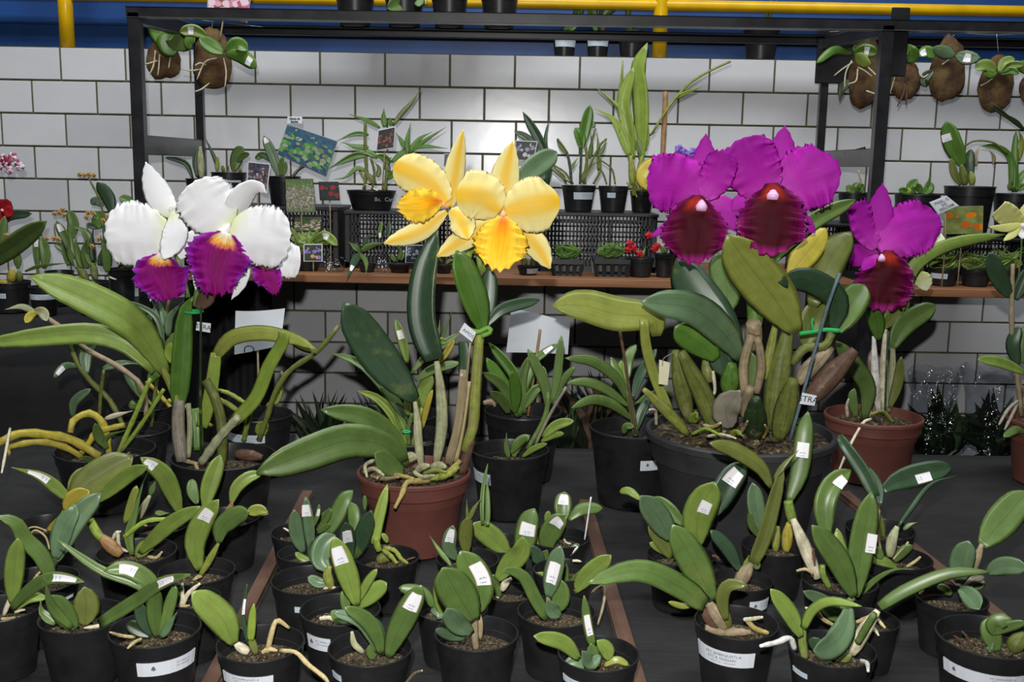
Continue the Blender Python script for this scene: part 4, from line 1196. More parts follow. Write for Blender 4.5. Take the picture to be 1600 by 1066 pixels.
# ------------------------------------------------------------------ large purple cattleya
T = thing('purple_cattleya_orchid', (0, 0, 0), 'big purple cattleya clump with two flowers in a wide dark grey pot', 'potted plant')
p = make_pot(T, 1156, 672, 294, 'big', .66); YP = p.Y
grow(T, YP, p.zs, '''
B 52 o s@ 400,930 335,740 265,600 215,500 d:-6,-4
B 44 o s@ 255,850 215,680 185,490 d:-2,-2
B 30 e s@ 250,930 150,820 20,695 d:-6,-8
W 55 e s@ 150,800 80,640 35,480 20,330 d:-2,-4 n:0
L 205 e 7@ 860,1010 840,900 620,880 420,830 240,830 d:0,-5 f:.12 r:20
L 165 b s@ 525,540 450,420 280,280 5,240 d:-4,-12 f:.2 r:12
L 230 d s@ 520,530 390,340 280,180 190,10 d:4,6
L 150 g s@ 440,310 455,180 400,-20 d:6,7
L 165 f s@ 400,540 320,460 180,370 d:-2,-3
L 245 e s@ 810,395 710,230 560,40 455,-110 d:-6,-7 f:.18
L 200 y k@ 1040,1066 1180,880 1290,740 d:3,4
L 27 g z@ 1200,415 1265,350 1337,312 d:2,5
L 205 o 8@ 340,830 440,560 570,390 d:2,4
L 135 d s@ 1000,390 1030,270 985,190 860,125 720,135 d:-3,-8 f:-.1
L 165 g s@ 1015,400 1090,260 1170,150 d:2,4
L 140 o s@ 860,470 900,330 960,240 d:2,2
B 64 o s@ 690,900 720,620 770,390 d:0,0
B 58 o s@ 720,950 760,790 800,640 d:-5,-5
B 60 k s@ 590,960 600,860 602,740 d:-7,-7
V 150 s s@ 470,900 450,800 520,700 d:-7,-7 f:.05 r:0 n:1
S 26 t s@ 545,720 540,560 580,410 d:-4,-3
S 24 t s@ 605,710 632,570 610,420 d:-4,-3
S 46 t s@ 590,470 590,420 592,350 d:-3,-3
S 42 f s@ 592,385 600,300 585,150 d:-2,1
S 30 t s@ 545,830 555,760 570,690 d:-6,-5
L 70 g s@ 585,700 590,600 575,500 d:0,0
B 24 e s@ 650,640 680,480 712,320 d:0,0
B 58 n s@ 870,760 980,640 1120,490 d:-2,0
B 44 t s@ 820,660 900,570 1000,480 d:1,2
L 120 d s@ 440,620 420,540 400,470 d:0,0
B 50 f s@ 460,720 470,640 480,560 d:-2,-2
B 34 o s@ 360,660 350,580 340,530 d:2,2
S 24 o s@ 790,560 860,480 960,470 1000,400 d:0,0
K 9 u s@ 780,960 870,640 965,300 1040,90 d:-8,-5
R 10 r s@ 330,880 380,890 420,870 d:-7,-8
R 9 w s@ 380,600 390,700 370,740 d:0,0
R 9 h s@ 270,930 340,900 420,935 d:-9,-9
R 8 w s@ 350,940 420,930 500,950 d:-10,-10
R 9 t s@ 500,940 540,900 560,860 d:-9,-8
R 8 a s@ 640,950 660,910 650,880 d:-9,-8
P 40 h s@ 470,950 500,920 540,940 d:-10,-10
P 36 g s@ 830,890 860,850 890,860 d:-6,-6
P 36 h s@ 820,880 850,860 840,840 d:-6,-6
R 9 w s@ 85,880 80,810 50,800 d:-8,-10
P 60 h s@ 270,870 290,830 300,840 d:-6,-7
S 30 g k@ 640,900 560,800 480,620 d:3,2
S 30 g k@ 680,960 800,800 900,600 d:3,2
L 120 y t@ 900,440 870,360 960,265 d:4,4
''', 's')
tie(T, 's', [(830, 405), (900, 395), (960, 385), (1040, 390)], YP - .09, 12)
tie(T, 's', [(905, 395), (895, 350), (900, 325)], YP - .09, 8)
tg = name_tag(T, 'z', ((1029, 600), (1043, 602), (1047, 567), (1030, 562)), YP - .10, '', .5)
tg['label'] = 'small cream hanging tag on a wire'; tg.data.materials[0] = plain('cream_tag', srgb(214, 212, 176), var=.06)
tie(T, 'z', [(1035, 572), (1036, 562), (1043, 556), (1052, 552)], YP - .10, .9, color=srgb(110, 110, 112))
name_tag(T, 's', ((830, 770), (908, 780), (920, 728), (845, 712)), YP - .12, 'STRA', .72)
f1 = column(T, 'k', YP - .09, (430, 545), (425, 618), 42, M_COLP, 'purple flower at left with maroon frilled lip')
Yf = YP - .06
petal(f1, 'sepal', 'k', Yf, [(430, 520), (445, 300), (458, 82)], 92, M_PMAG, 'pt', (0, 0), .02, 0, .15)
petal(f1, 'petal', 'k', Yf, [(420, 530), (250, 430), (50, 440)], 195, M_PMAG, 'br', (-1, -3), .13, .045, .15, rend=.1, efr=.012)
petal(f1, 'petal', 'k', Yf, [(450, 530), (540, 360), (590, 200)], 112, M_PMAG, 'br', (-1.5, -4), .12, .03, .1, rend=.1, efr=.02)
petal(f1, 'sepal', 'k', Yf, [(480, 540), (600, 620), (660, 760)], 86, M_PMAG, 'ov', (1, 0), .05, .02, .1)
petal(f1, 'sepal', 'k', Yf, [(330, 650), (200, 730), (75, 800)], 45, M_PMAG, 'pt', (1.5, 1), .02, 0, .1)
petal(f1, 'lip', 'k', Yf, [(400, 510), (385, 640), (380, 820), (380, 985)], 228, M_LIPM, 'lip', (-2.5, -7), .14, .08, .35, n=38, m=11, rfreq=30, rend=.22, efr=.025)
f2 = column(T, 'k', YP - .10, (930, 470), (918, 545), 46, M_COLP, 'purple flower at right with maroon frilled lip')
Yf = YP - .07
petal(f2, 'sepal', 'k', Yf, [(930, 450), (975, 250), (1005, 28)], 108, M_PMAG, 'pt', (0, 0), .02, 0, .15)
petal(f2, 'petal', 'k', Yf, [(900, 520), (790, 330), (700, 120)], 185, M_PMAG, 'br', (-1, -3), .15, .045, .15, rend=.1, efr=.015)
petal(f2, 'petal', 'k', Yf, [(950, 500), (1150, 400), (1385, 310)], 215, M_PMAG, 'br', (-1, -3), .10, .04, .12, rend=.22, efr=.012)
petal(f2, 'sepal', 'k', Yf, [(800, 520), (700, 560), (640, 620)], 60, M_PMAG, 'ov', (1, 1), .04, .02, .1)
petal(f2, 'sepal', 'k', Yf, [(1000, 620), (1130, 700), (1215, 770)], 62, M_PMAG, 'ov', (1, 1), .03, 0, .1)
petal(f2, 'lip', 'k', Yf, [(915, 425), (920, 560), (910, 740), (890, 930)], 245, M_LIPM, 'lip', (-3, -8), .14, .08, .35, n=38, m=11, rfreq=30, rend=.24, efr=.025)
# ------------------------------------------------------------------ single purple cattleya in brick pot
T = thing('purple_cattleya_orchid', (0, 0, 0), 'slender purple cattleya with one flower in a brick-red pot at right', 'potted plant')
p = make_pot(T, 1365, 648, 150, 'brick', .68); YS_ = p.Y
grow(T, YS_, p.zs, '''
B 24 q d@ 735,480 715,260 705,20
B 26 w d@ 770,480 765,250 775,-20
B 22 p d@ 795,470 815,260 820,20 d:1,1
L 60 o d@ 800,450 850,300 870,140
K 7 d d@ 772,480 780,250 792,-10 d:-4,-4
L 108 g d@ 650,510 670,340 600,210 480,50 d:-1,-4
T 30 w d@ 680,500 670,300 590,190 d:0,-3
L 56 g d@ 600,500 580,390 590,330 d:0,0
L 130 g 8@ 815,1080 890,940 1075,825 d:0,2
L 100 f 8@ 735,1030 720,920 690,820 d:-1,-2
T 85 l 8@ 860,860 940,610 1150,470 1485,405 d:0,2
L 110 o 8@ 760,960 840,860 900,760 d:1,2
R 9 w d@ 690,515 640,540 560,680 490,840 d:-7,-10
R 10 e d@ 820,535 760,470 690,485 d:-5,-6
R 9 w d@ 550,500 545,440 555,395 d:-2,-2
S 18 g m@ 360,1050 400,850 370,650 d:2,2
B 30 o d@ 640,510 650,470 660,430
L 50 n d@ 700,280 690,160 710,90 d:1,1
''', 'd')
f1 = column(T, 'm', YS_ - .05, (360, 590), (360, 640), 28, M_COLP, 'single purple flower with orange-throated maroon lip')
Yf = YS_ - .03
petal(f1, 'sepal', 'm', Yf, [(340, 540), (345, 300), (368, 75)], 98, M_PMAG, 'pt', (0, 0), .02, 0, .15)
petal(f1, 'petal', 'm', Yf, [(320, 550), (230, 390), (185, 210)], 88, M_PMAG, 'br', (-1, -2), .12, .03, .1, roll=25, efr=.02)
petal(f1, 'petal', 'm', Yf, [(340, 560), (540, 420), (790, 350)], 188, M_PMAG, 'br', (-1, -3), .10, .04, .12, rend=.18, efr=.012)
petal(f1, 'sepal', 'm', Yf, [(340, 590), (190, 600), (65, 590)], 86, M_PMAG, 'ov', (0, -2), .03, .01, .15)
petal(f1, 'sepal', 'm', Yf, [(340, 600), (260, 660), (220, 710)], 45, M_PMAG, 'ov', (-1, -2), .04, .01, .15)
petal(f1, 'lip', 'm', Yf, [(410, 560), (400, 680), (370, 830), (350, 1000)], 205, M_LIPM, 'lip', (-2, -6), .15, .09, .45, n=38, m=11, rfreq=30, rend=.1, efr=.03)
f2 = column(T, '8', YS_ + .05, (960, 620), (990, 600), 20, M_COLW, 'pale cream flower partly hidden behind the arching leaf')
CRM = petal_mat('cream_petal', lambda nt, u, v, e: ramp(nt, v, [(0, srgb(206, 214, 130)), (1, srgb(228, 230, 196))]), vein=.04)
petal(f2, 'petal', '8', YS_ + .05, [(960, 560), (1040, 490), (1135, 440)], 62, CRM, 'br', (0, 0), .06, .02, .1)
petal(f2, 'petal', '8', YS_ + .05, [(970, 630), (1000, 680), (1020, 740)], 52, CRM, 'ov', (0, 0), .06, .02, .1)
petal(f2, 'sepal', '8', YS_ + .05, [(960, 630), (930, 650), (900, 640)], 30, CRM, 'ov', (0, 0), .06, .02, .1)
# ------------------------------------------------------------------ orchid at right edge
T = thing('cream_cattleya_orchid', (0, 0, 0), 'tall orchid with pale cream flower at the right edge in a brick-red pot', 'potted plant')
p = make_pot(T, 1652, 655, 150, 'brick', .68); YE = p.Y
grow(T, YE, p.zs, '''
C 12 t G@ 320,830 300,640 270,400 270,200 276,40 d:0,0
L 58 l G@ 340,610 220,560 92,538 d:-1,-5
L 72 d G@ 300,570 275,460 310,365 d:-1,0
L 90 d G@ 262,215 200,110 150,-20 d:0,-2
L 70 d G@ 290,230 320,150 360,60
L 45 g G@ 340,920 290,905 228,942 d:-4,-6
R 9 s G@ 300,755 250,800 202,880 d:-4,-6
R 9 s G@ 300,765 270,830 232,905 d:-4,-6
C 10 t G@ 320,780 310,650 280,610 d:1,1
S 5 g r@ 700,1000 720,800 720,650 d:0,0
L 70 g G@ 320,560 340,420 345,360 d:2,2
L 30 n G@ 310,680 320,720 330,700
''', 'G')
f1 = column(T, 'r', YE - .02, (718, 660), (740, 680), 18, M_COLW, 'pale cream-green star flower at the right edge')
CRG = petal_mat('cream_green_petal', lambda nt, u, v, e: ramp(nt, v, [(0, srgb(196, 200, 110)), (1, srgb(222, 222, 150))]), vein=.05)
Yf = YE - .01
petal(f1, 'petal', 'r', Yf, [(718, 665), (650, 620), (590, 570)], 62, CRG, 'br', (0, -1), .05, .01, .1)
petal(f1, 'sepal', 'r', Yf, [(718, 665), (630, 685), (530, 680)], 24, CRG, 'pt', (-1, -2), .02, 0, .1)
petal(f1, 'sepal', 'r', Yf, [(715, 670), (670, 720), (615, 760)], 24, CRG, 'pt', (-1, -2), .02, 0, .1)
petal(f1, 'sepal', 'r', Yf, [(720, 660), (730, 600), (745, 540)], 26, CRG, 'pt', (0, 0), .02, 0, .1)
petal(f1, 'petal', 'r', Yf, [(722, 665), (780, 640), (850, 600)], 55, CRG, 'br', (0, -1), .05, .01, .1)
petal(f1, 'lip', 'r', Yf, [(725, 670), (740, 700), (750, 740)], 40, M_PWHITE, 'lip', (-1, -3), .1, .05, .1)
# ================================================================== other pots along the back of the table
GB = 'potted orchids along the back of the table'
def mid(label, crop, x0, x1, cy, items, **kw):
    return plant('potted_orchid', label, 'potted plant', GB, crop, x0, x1, cy, items, **kw)
mid('orchid with thick curling yellow canes spilling over a black pot at far left', 'a', 335, 915, 690, '''
C 25 y 590,735 430,640 280,607 120,600 -10,655 d:-3,-12
C 19 y 480,735 380,680 230,650 60,680 45,720 d:-5,-12
C 21 y 650,735 620,560 540,480 440,520 418,595 d:0,-4
C 18 y 470,735 540,640 580,590 740,548 d:-2,0
C 14 h 700,725 800,500 895,270 d:0,0
C 13 h 725,700 850,530 975,335 d:0,1
L 62 g 890,300 915,250 965,235 d:0,0
L 60 g 640,690 590,620 565,540 d:-2,-3
P 30 g 620,700 640,620 750,580 d:-2,-2
L 40 g 600,840 560,780 480,735 d:-8,-10
R 9 w 60,570 40,680 10,835 d:-14,-14
''', k=.6)
T, p = mid('dendrobium with variegated leaves and a cream bud on a long arching cane', 'a', 620, 1005, 572, '''
C 16 o 740,570 650,400 530,280 440,140 410,-10 d:0,0
L 46 b 465,200 390,200 320,268 k:.5,.85 d:0,-4
L 52 b 430,500 445,410 540,335 d:0,-2
L 74 b 515,245 510,130 575,40 d:0,2
C 10 o 590,500 600,350 617,225 d:-2,-2
C 15 t 870,540 850,330 700,200 480,80 400,0 270,-95 210,-130 d:0,-6
P 40 p 5@ 215,870 130,835 30,852 d:-7,-8
L 50 y 5@ 220,870 180,890 150,930 d:-7,-8
L 60 p 5@ 205,860 255,870 280,920 d:-7,-8
P 38 b 5@ 975,1060 930,900 800,820 580,768 d:0,-2
P 34 b 5@ 965,990 940,900 905,800 d:0,0
P 50 b 5@ 1000,1010 1010,900 1095,800 d:0,0
P 42 b 5@ 985,960 960,850 930,780 d:0,0
C 11 o 900,560 930,300 965,30 990,-120 1010,-210 d:2,2
P 40 b 5@ 870,1000 890,900 950,800 d:0,0
P 44 b 610,215 740,180 840,190 d:0,0
P 44 b 740,230 800,340 840,400 d:0,1
L 60 g 980,110 1010,60 1060,0 d:0,0
P 50 b 400,70 370,20 320,30 d:0,-1
P 40 b 440,110 460,60 480,10 d:0,-1
P 34 w 620,515 700,490 790,465 d:-2,-2
''', k=.75)
mid('small black pot of thin bent canes behind the variegated dendrobium', 'a', 725, 1032, 430, '''
C 13 y 1020,450 930,350 870,290 d:0,0
C 12 h 900,430 850,370 790,270 740,220 d:0,0
P 40 g 850,400 790,300 740,230 d:0,0
C 13 y 1260,560 1130,460 1000,400 d:-3,0
S 24 g 790,450 790,430 800,415
''', k=.75)
mid('black pot with a jointed cane leaning right and a white label, behind the white cattleya', 'a', 1335, 1740, 480, '''
C 15 o 1540,640 1590,500 1640,350 1730,220 1890,110 2015,-40 d:0,0
L 74 o b@ 370,115 290,75 200,35 d:0,-2
C 14 h 1450,640 1470,550 1490,470 d:-4,-4
C 13 h 1460,420 1360,360 1280,340 d:0,0
C 15 e 1420,470 1350,420 1290,390 d:0,0
V 80 h b@ 30,620 40,560 70,530 d:-3,-3
L 45 h b@ 80,430 120,400 145,340 d:0,0
L 40 h b@ 60,440 130,380 150,290 d:0,0
R 9 w b@ 210,210 160,260 150,300 d:0,0
C 12 o b@ 130,330 160,270 150,230
''', k=.9, plabel=('a', 1345, 1590, 610, 660))
T, p = mid('vanda-like orchid with pencil leaves and a cut yellow leaf behind the yellow cattleya', 'b', 610, 1148, 608, '''
T 60 h 900,680 820,500 720,390 600,345 f:.6
T 62 g 890,600 800,390 620,190 440,118 d:0,2 f:.4
L 75 l H@ 1000,420 965,260 912,95 k:.55,.75 d:0,0
L 66 g H@ 1030,500 1150,370 1400,195 d:0,2
L 76 g H@ 1060,560 1200,470 1400,420 d:0,0
L 112 l H@ 1085,790 1120,640 1190,515 d:0,0
L 46 y H@ 1115,920 1150,760 1192,625 d:-1,-1
L 50 y H@ 1235,430 1300,340 1355,245 d:0,0
P 30 g H@ 1210,420 1250,270 1350,0 d:0,0
L 60 l H@ 1200,300 1240,260 1300,262
P 28 l H@ 1220,260 1240,170 1245,95
L 80 g H@ 1000,850 900,700 800,600 d:0,0
S 14 g 910,670 905,580 930,480 d:0,0
S 12 e 930,670 960,560 990,450 d:0,0
L 50 k H@ 990,850 960,780 900,720
L 60 o H@ 1010,820 1000,740 1010,690
''', k=.62)
ring_tie(T, 'b', (895, 590), p.Y - .02, 22, 5, srgb(60, 180, 120))
mid('dark pot with bare stakes standing behind the vanda-like orchid', 'H', 640, 1240, 800, '''
S 10 o 900,830 880,700 860,600
P 40 k 800,830 760,760 700,740
P 40 k 1000,830 1010,740 1050,690
''', k=.75)
T, p = mid('strap-leaved orchid in a black pot under the tilted white sheet', 'c', -165, 298, 460, '''
L 84 f b@ 1580,490 1490,340 1370,150 d:0,-2
L 70 f b@ 1590,470 1540,260 1385,60 d:1,2
L 66 g b@ 1560,500 1470,320 1345,235 d:-2,-4
L 90 f 50,480 60,320 150,130 d:0,2
L 62 g 70,450 130,350 185,315 d:0,0
L 70 f 20,480 25,350 0,230 d:-3,-3
L 60 g b@ 1600,480 1580,300 1620,140 d:0,0
L 50 f 30,300 90,200 270,65 k:.72,.9 d:2,2
L 64 g -20,480 -60,400 -130,350 d:-3,-5
K 8 x 95,495 130,250 167,-20 d:1,4
R 16 t -170,420 -120,410 -100,440
''', k=.9)
mid('orchid with a staked leaning stem and finger-like leaves in a labelled black pot', 'c', -247, 222, 690, '''
S 16 g 90,690 160,580 205,470 215,350 d:0,0
L 62 g 215,460 190,300 92,95 d:0,-1
L 52 g 235,420 270,250 295,15 d:0,0
L 50 g 250,400 300,290 375,200 d:0,-1
L 58 g 220,400 190,300 185,200 d:1,1
L 60 l 180,620 270,550 368,525 d:0,-3
L 46 l 170,650 240,610 308,600 d:0,-3
L 36 l 60,740 130,690 208,660 d:-2,-4
L 42 g -10,720 40,660 92,618 d:-2,-3
P 36 g b@ 1505,745 1490,680 1490,595 d:0,0
L 62 g b@ 1530,740 1560,660 1630,610 d:0,0
K 9 s 140,665 230,480 322,325 d:-3,-3
R 7 g 255,400 300,330 320,320
''', k=.85, plabel=('b', 1275, 1395, 855, 920))
mid('orchid with long drooping finger leaves in a labelled black pot beside the big grey one', 'c', 460, 1000, 560, '''
K 9 n 735,600 712,460 685,250 640,-20 d:-1,-1
S 20 g 735,610 715,480 690,350 d:0,0
L 64 g 720,520 600,430 480,400 355,448 d:0,-8 f:-.2
L 62 g 700,440 560,335 440,292 325,300 d:0,-5
L 68 g 685,400 620,270 480,170 315,152 d:0,-4
L 62 g 690,390 640,280 588,145 d:0,2
L 54 l 685,360 650,260 650,165 d:1,2
L 66 d 720,390 760,260 860,95 d:2,5
L 60 d 740,580 770,470 830,370 d:1,2
L 70 g 680,300 690,150 740,70 d:2,4
L 44 g 660,600 680,560 725,560 d:-3,-3
L 40 g 740,420 820,370 960,350 d:3,4
''', k=.85, plabel=('c', 752, 905, 765, 825), text=EMB)
# ================================================================== things on the shelves behind
M_CRATE = plain('charcoal_crate_plastic', (.020, .021, .023, 1), rough=.45, spec=.45, var=.3, nscale=20)
def crate(px0, px1, ytop, Yf, zb, label, depth=.26, nh=5, dark=False):
    a, b = at(px0, ytop, Yf), at(px1, ytop, Yf); zt = (a.z + b.z) / 2; x0, x1 = a.x, b.x
    T = thing('plastic_crate', ((x0 + x1) / 2, Yf + depth / 2, zb), label, 'crate', 'upturned crates on the shelves')
    t = .008
    for xx in (x0, x1 - .018):
        for yy in (Yf, Yf + depth - .018): link('corner_post', boxmesh('corner_post', xx, xx + .018, yy, yy + .018, zb, zt - .012, bev=.002), M_CRATE, T, smooth=False)
    link('crate_base', boxmesh('crate_base', x0 - .004, x1 + .004, Yf - .004, Yf + depth + .004, zt - .012, zt, bev=.003), M_CRATE, T, smooth=False)
    link('crate_rim', join_meshes('crate_rim', [boxmesh('q', x0, x1, Yf, Yf + t, zb, zb + .02), boxmesh('q', x0, x1, Yf + depth - t, Yf + depth, zb, zb + .02),
         boxmesh('q', x0, x0 + t, Yf, Yf + depth, zb, zb + .02), boxmesh('q', x1 - t, x1, Yf, Yf + depth, zb, zb + .02)]), M_CRATE, T, smooth=False)
    for yy, nm in ((Yf + .002, 'lattice_panel'), (Yf + depth - .006, 'lattice_panel')):
        ms = []; n = max(4, int((x1 - x0) / .0125))
        for i in range(1, n):
            x = x0 + (x1 - x0) * i / n; ms.append(boxmesh('q', x - .0026, x + .0026, yy, yy + .004, zb + .02, zt - .012))
        for i in range(1, nh):
            z = zb + .02 + (zt - zb - .032) * i / nh; ms.append(boxmesh('q', x0 + .018, x1 - .018, yy, yy + .004, z - .003, z + .003))
        o = link(nm, join_meshes(nm, ms), M_CRATE, T, smooth=False); o['kind'] = 'stuff'
    for xx in (x0 + .001, x1 - .007): link('side_panel', boxmesh('side_panel', xx, xx + .006, Yf + .018, Yf + depth - .018, zb + .02, zt - .012), M_CRATE, T, smooth=False)
    return zt
ZC = crate(285, 528, 322, 3.50, SZ, 'dark crate at the left end of the pine shelf under the photo cards')
ZA = crate(538, 752, 331, 3.52, SZ, 'charcoal crate under the bamboo-leaved orchid behind the yellow flowers')
ZB = crate(838, 1028, 333, 3.52, SZ, 'charcoal crate in the middle of the pine shelf under two labelled pots')
ZE = crate(1262, 1350, 350, 3.52, SZ, 'charcoal crate at the right end of the pine shelf behind the purple flower')
ZD = crate(1402, 1640, 372, 3.54, SZ2, 'charcoal crate on the short pine shelf at far right')
GS = 'potted orchids on the back shelves'
def sh(label, crop, x0, x1, cy, items, z0, Y, **kw):
    return plant('potted_orchid', label, 'potted plant', GS, crop, x0, x1, cy, items, z0=z0, Y=Y, **kw)
sh('shelf orchid with a drooping leaf and pale bulb, leftmost on the dark crate', 'q', 380, 622, 755, '''
L 62 d 468,760 400,590 280,530 135,505 d:0,-2
B 42 p 572,760 560,560 555,370 d:0,0
L 78 d 520,740 500,560 520,380 d:0,0
''', ZC, 3.60)
sh('shelf orchid with one upright spatula leaf in a white-labelled pot near the photo cards', 'q', 685, 1105, 680, '''
L 150 g 950,670 980,540 1010,440 1070,380 d:0,0
L 80 g 1000,560 1060,480 1145,460 d:0,-1
S 16 o 940,670 955,620 970,570
P 48 d 755,660 730,520 600,240 d:0,2
B 26 e 755,670 755,580 765,500
B 24 o 830,680 825,640 820,600
B 24 o 1030,690 1030,660 1025,630
S 8 o 895,670 890,640 890,600
''', ZC, 3.60, plabel=('q', 780, 1030, 740, 800))
sh('shelf orchid with two broad pointed leaves behind the large orchid photo', 'n', 208, 505, 592, '''
L 92 b 320,600 260,420 180,235 k:.82,.95 d:0,0
L 60 g 230,440 170,400 105,440
L 50 g 330,590 330,500 345,420
L 46 g 350,590 365,520 370,460
S 14 d 430,600 480,540 540,500
L 40 o 300,600 290,520 250,480
L 60 d 240,460 190,410 130,405
''', ZC, 3.62)
T, p = sh('bamboo-leaved orchid in a wide black pot with faint grey writing behind the yellow cattleya', 'n', 905, 1345, 715, '''
C 14 o 1060,710 1080,560 1070,350 1070,110 d:0,0
C 12 o 1130,710 1150,560 1120,430
C 15 o 1240,720 1260,560 1250,420 d:0,0
C 12 e 1050,700 1070,640 1020,540
C 13 o 1420,720 1430,500 1440,350 d:0,0
P 70 f 1100,400 960,420 740,530 d:0,-2
P 42 f 1100,560 1000,520 900,600 790,620 d:0,-3
P 44 f 1100,230 980,220 815,285 d:0,-2
P 48 f 1100,340 980,330 860,290 d:0,-1
P 40 f 1200,170 1100,110 920,45 d:0,0
P 54 f 1240,160 1230,80 1235,-10 d:0,0
P 46 o 1310,150 1390,40 1480,-60 1570,-190 d:0,1
P 40 f 1290,150 1290,110 1280,70
P 60 f 1180,430 1080,380 955,400 d:0,-1
P 70 f 1290,480 1220,420 1130,420 d:0,-2
P 50 f 1300,470 1400,380 1560,280 d:0,1
P 50 f 1450,400 1440,280 1470,120 d:0,0
P 46 f 1450,390 1540,270 1660,200 d:0,0
P 40 f 1460,380 1560,330 1800,350 d:0,-1
P 40 f 1440,380 1560,300 1780,160 d:0,-1
P 46 f 1420,350 1380,270 1340,215 d:0,0
P 60 o 1160,660 1100,590 1050,520
P 56 f 1260,620 1330,540 1340,470
P 50 o 1330,640 1400,580 1480,540
P 44 o 1180,600 1190,520 1150,470
P 54 k 1280,560 1260,500 1300,420
R 8 w 1180,720 1120,690 1070,660
''', ZA, 3.62)
text_on('lettering', 'Bc.  Cattl.', .019, at(603, 312, p.Y - p.R - .003), Vector((1, 0, 0)), Vector((0, 0, 1)), M_PALEINK, p.obj)
sh('shelf orchid with tapering leaf blades just right of the yellow flowers', 't', 215, 330, 450, '''
L 58 d 285,440 290,280 230,130 140,-20 d:0,0
P 28 d 280,300 275,130 305,0 d:0,0
L 46 d 250,250 180,150 90,95 d:0,-1
S 12 d 285,440 285,350 290,270
L 60 d 240,420 260,390 300,370
P 20 o 400,410 370,350 300,290
''', ZB, 3.70)
sh('shelf orchid with a thicket of thin canes in a pot carrying two white labels', 't', 370, 578, 418, '''
C 8 d 430,410 420,300 400,220 345,140 d:0,0
C 7 d 480,410 485,280 490,180 d:0,0
C 7 o 510,410 515,300 560,120 575,80 d:0,0
C 7 o 500,410 540,300 600,180 640,140
C 7 o 560,410 600,330 600,250
C 8 o 490,400 520,300 510,160 480,80
L 62 f 490,200 480,130 450,75 d:0,0
L 68 f 500,180 510,80 540,-60 d:0,0
L 30 o 345,150 375,190 400,230
P 36 o 490,390 530,330 600,260 d:0,0
P 30 g 590,330 590,200 580,90
P 26 g 590,250 620,200 640,140
P 24 g 540,260 550,180 545,100
P 20 o 420,330 450,280 470,250
C 6 o 440,410 390,340 310,290
C 6 o 420,400 370,370 300,310
P 26 g 460,140 480,110 450,80
V 30 g 545,50 560,60 545,70
''', ZB, 3.62, plabel=('t', 442, 555, 460, 502))
sh('tall shelf orchid with fleshy upright pale green leaves and a long seed spike', 't', 588, 772, 422, '''
B 22 e 790,420 790,330 780,240 d:0,0
B 22 e 850,420 840,330 850,240 d:0,0
L 95 h 3@ 770,960 770,700 760,520 750,400 805,255 d:0,0 f:.15
L 80 h 3@ 720,950 690,760 665,600 725,395 d:0,0
P 50 h 3@ 700,960 720,800 640,650 490,510 d:0,0
P 60 h 3@ 700,930 650,790 590,700 490,645 d:0,0
P 50 g 3@ 780,930 740,830 725,750 d:0,0
P 40 h 3@ 790,900 800,780 780,660 d:0,0
S 8 e 3@ 830,800 930,640 1040,510 1160,430 1300,365 d:0,0
P 26 h 3@ 960,590 1040,550 1140,512 d:0,0
S 16 x 3@ 895,940 905,750 912,545 d:1,1
S 5 h 3@ 640,800 640,560 660,360 d:0,0
P 24 h 3@ 630,620 650,500 660,370
C 5 o 690,410 670,320 600,265
C 5 o 640,410 620,350 590,310
R 6 e 760,400 800,450 820,490 d:-4,-4
P 36 e 880,460 850,400 800,360 d:-2,-3
P 26 e 800,480 800,430 790,390 d:-3,-3
P 30 d 3@ 770,880 800,820 855,785
''', ZB, 3.62, plabel=('t', 642, 688, 462, 492))
sh('black shelf pot of trailing greenery half behind the left purple flower', 't', 776, 925, 450, '''
P 40 e 850,450 860,380 900,350
P 40 e 830,450 800,390 790,350
''', ZB, 3.64)
# small pots along the front edge of the shelf
def smallpot(label, crop, x0, x1, cy, items, z0=None, Y=3.40, **kw):
    return plant('potted_seedling', label, 'potted plant', 'small pots along the front of the shelf', crop, x0, x1, cy, items, z0=SZ if z0 is None else z0, Y=Y, **kw)
smallpot('tiny shelf pot with ferny light foliage above the purple-daisy card', 'o', 130, 400, 420, '\n'.join(
    'L %d l %d,%d %d,%d %d,%d' % (46 + (i * 17) % 40, 260 + (i * 23) % 60, 400, 200 + (i * 61) % 220, 300, 140 + (i * 97) % 360, 200 + (i * 53) % 150) for i in range(14)) + '\nL 90 l 330,320 430,270 540,350 k:.4,.6 d:-2,-5\nL 70 l 300,320 200,300 130,290', Y=3.42)
smallpot('tiny shelf pot with dark strap leaves hanging over the plank edge', 'o', 715, 872, 508, '''
P 76 d 730,420 690,480 610,660 k:.55,.7 d:-8,-14
P 50 g 720,420 780,490 785,600 d:-8,-12
P 60 g 740,400 840,350 940,330
P 50 g 720,400 670,350 630,320
P 50 d 760,380 800,280 870,270
L 40 g 900,300 905,220 920,140 k:.1,.35 d:0,0
L 46 d 960,290 980,220 985,150
P 40 d 740,430 700,330 690,300
''')
smallpot('tiny shelf pot under the left yellow flower with a small grey photo card', 'o', 975, 1175, 515, '''
P 40 g 1060,480 1080,400 1040,345
P 40 g 1080,480 1110,420 1115,400
P 40 g 1040,490 1000,440 970,420
P 44 g 1200,330 1260,290 1330,310
''')
smallpot('tiny shelf pot right of the yellow plant stem', 'o', 1375, 1530, 520, '''
P 30 g 1440,500 1400,440 1390,400
P 30 o 1470,510 1510,480 1560,480
''')
smallpot('tiny tilted black shelf pot under the right yellow sepal', 't', 105, 240, 895, '''
P 26 o 160,890 150,850 120,830
P 26 g 190,890 200,850 230,830
''', plabel=('t', 165, 230, 895, 945))
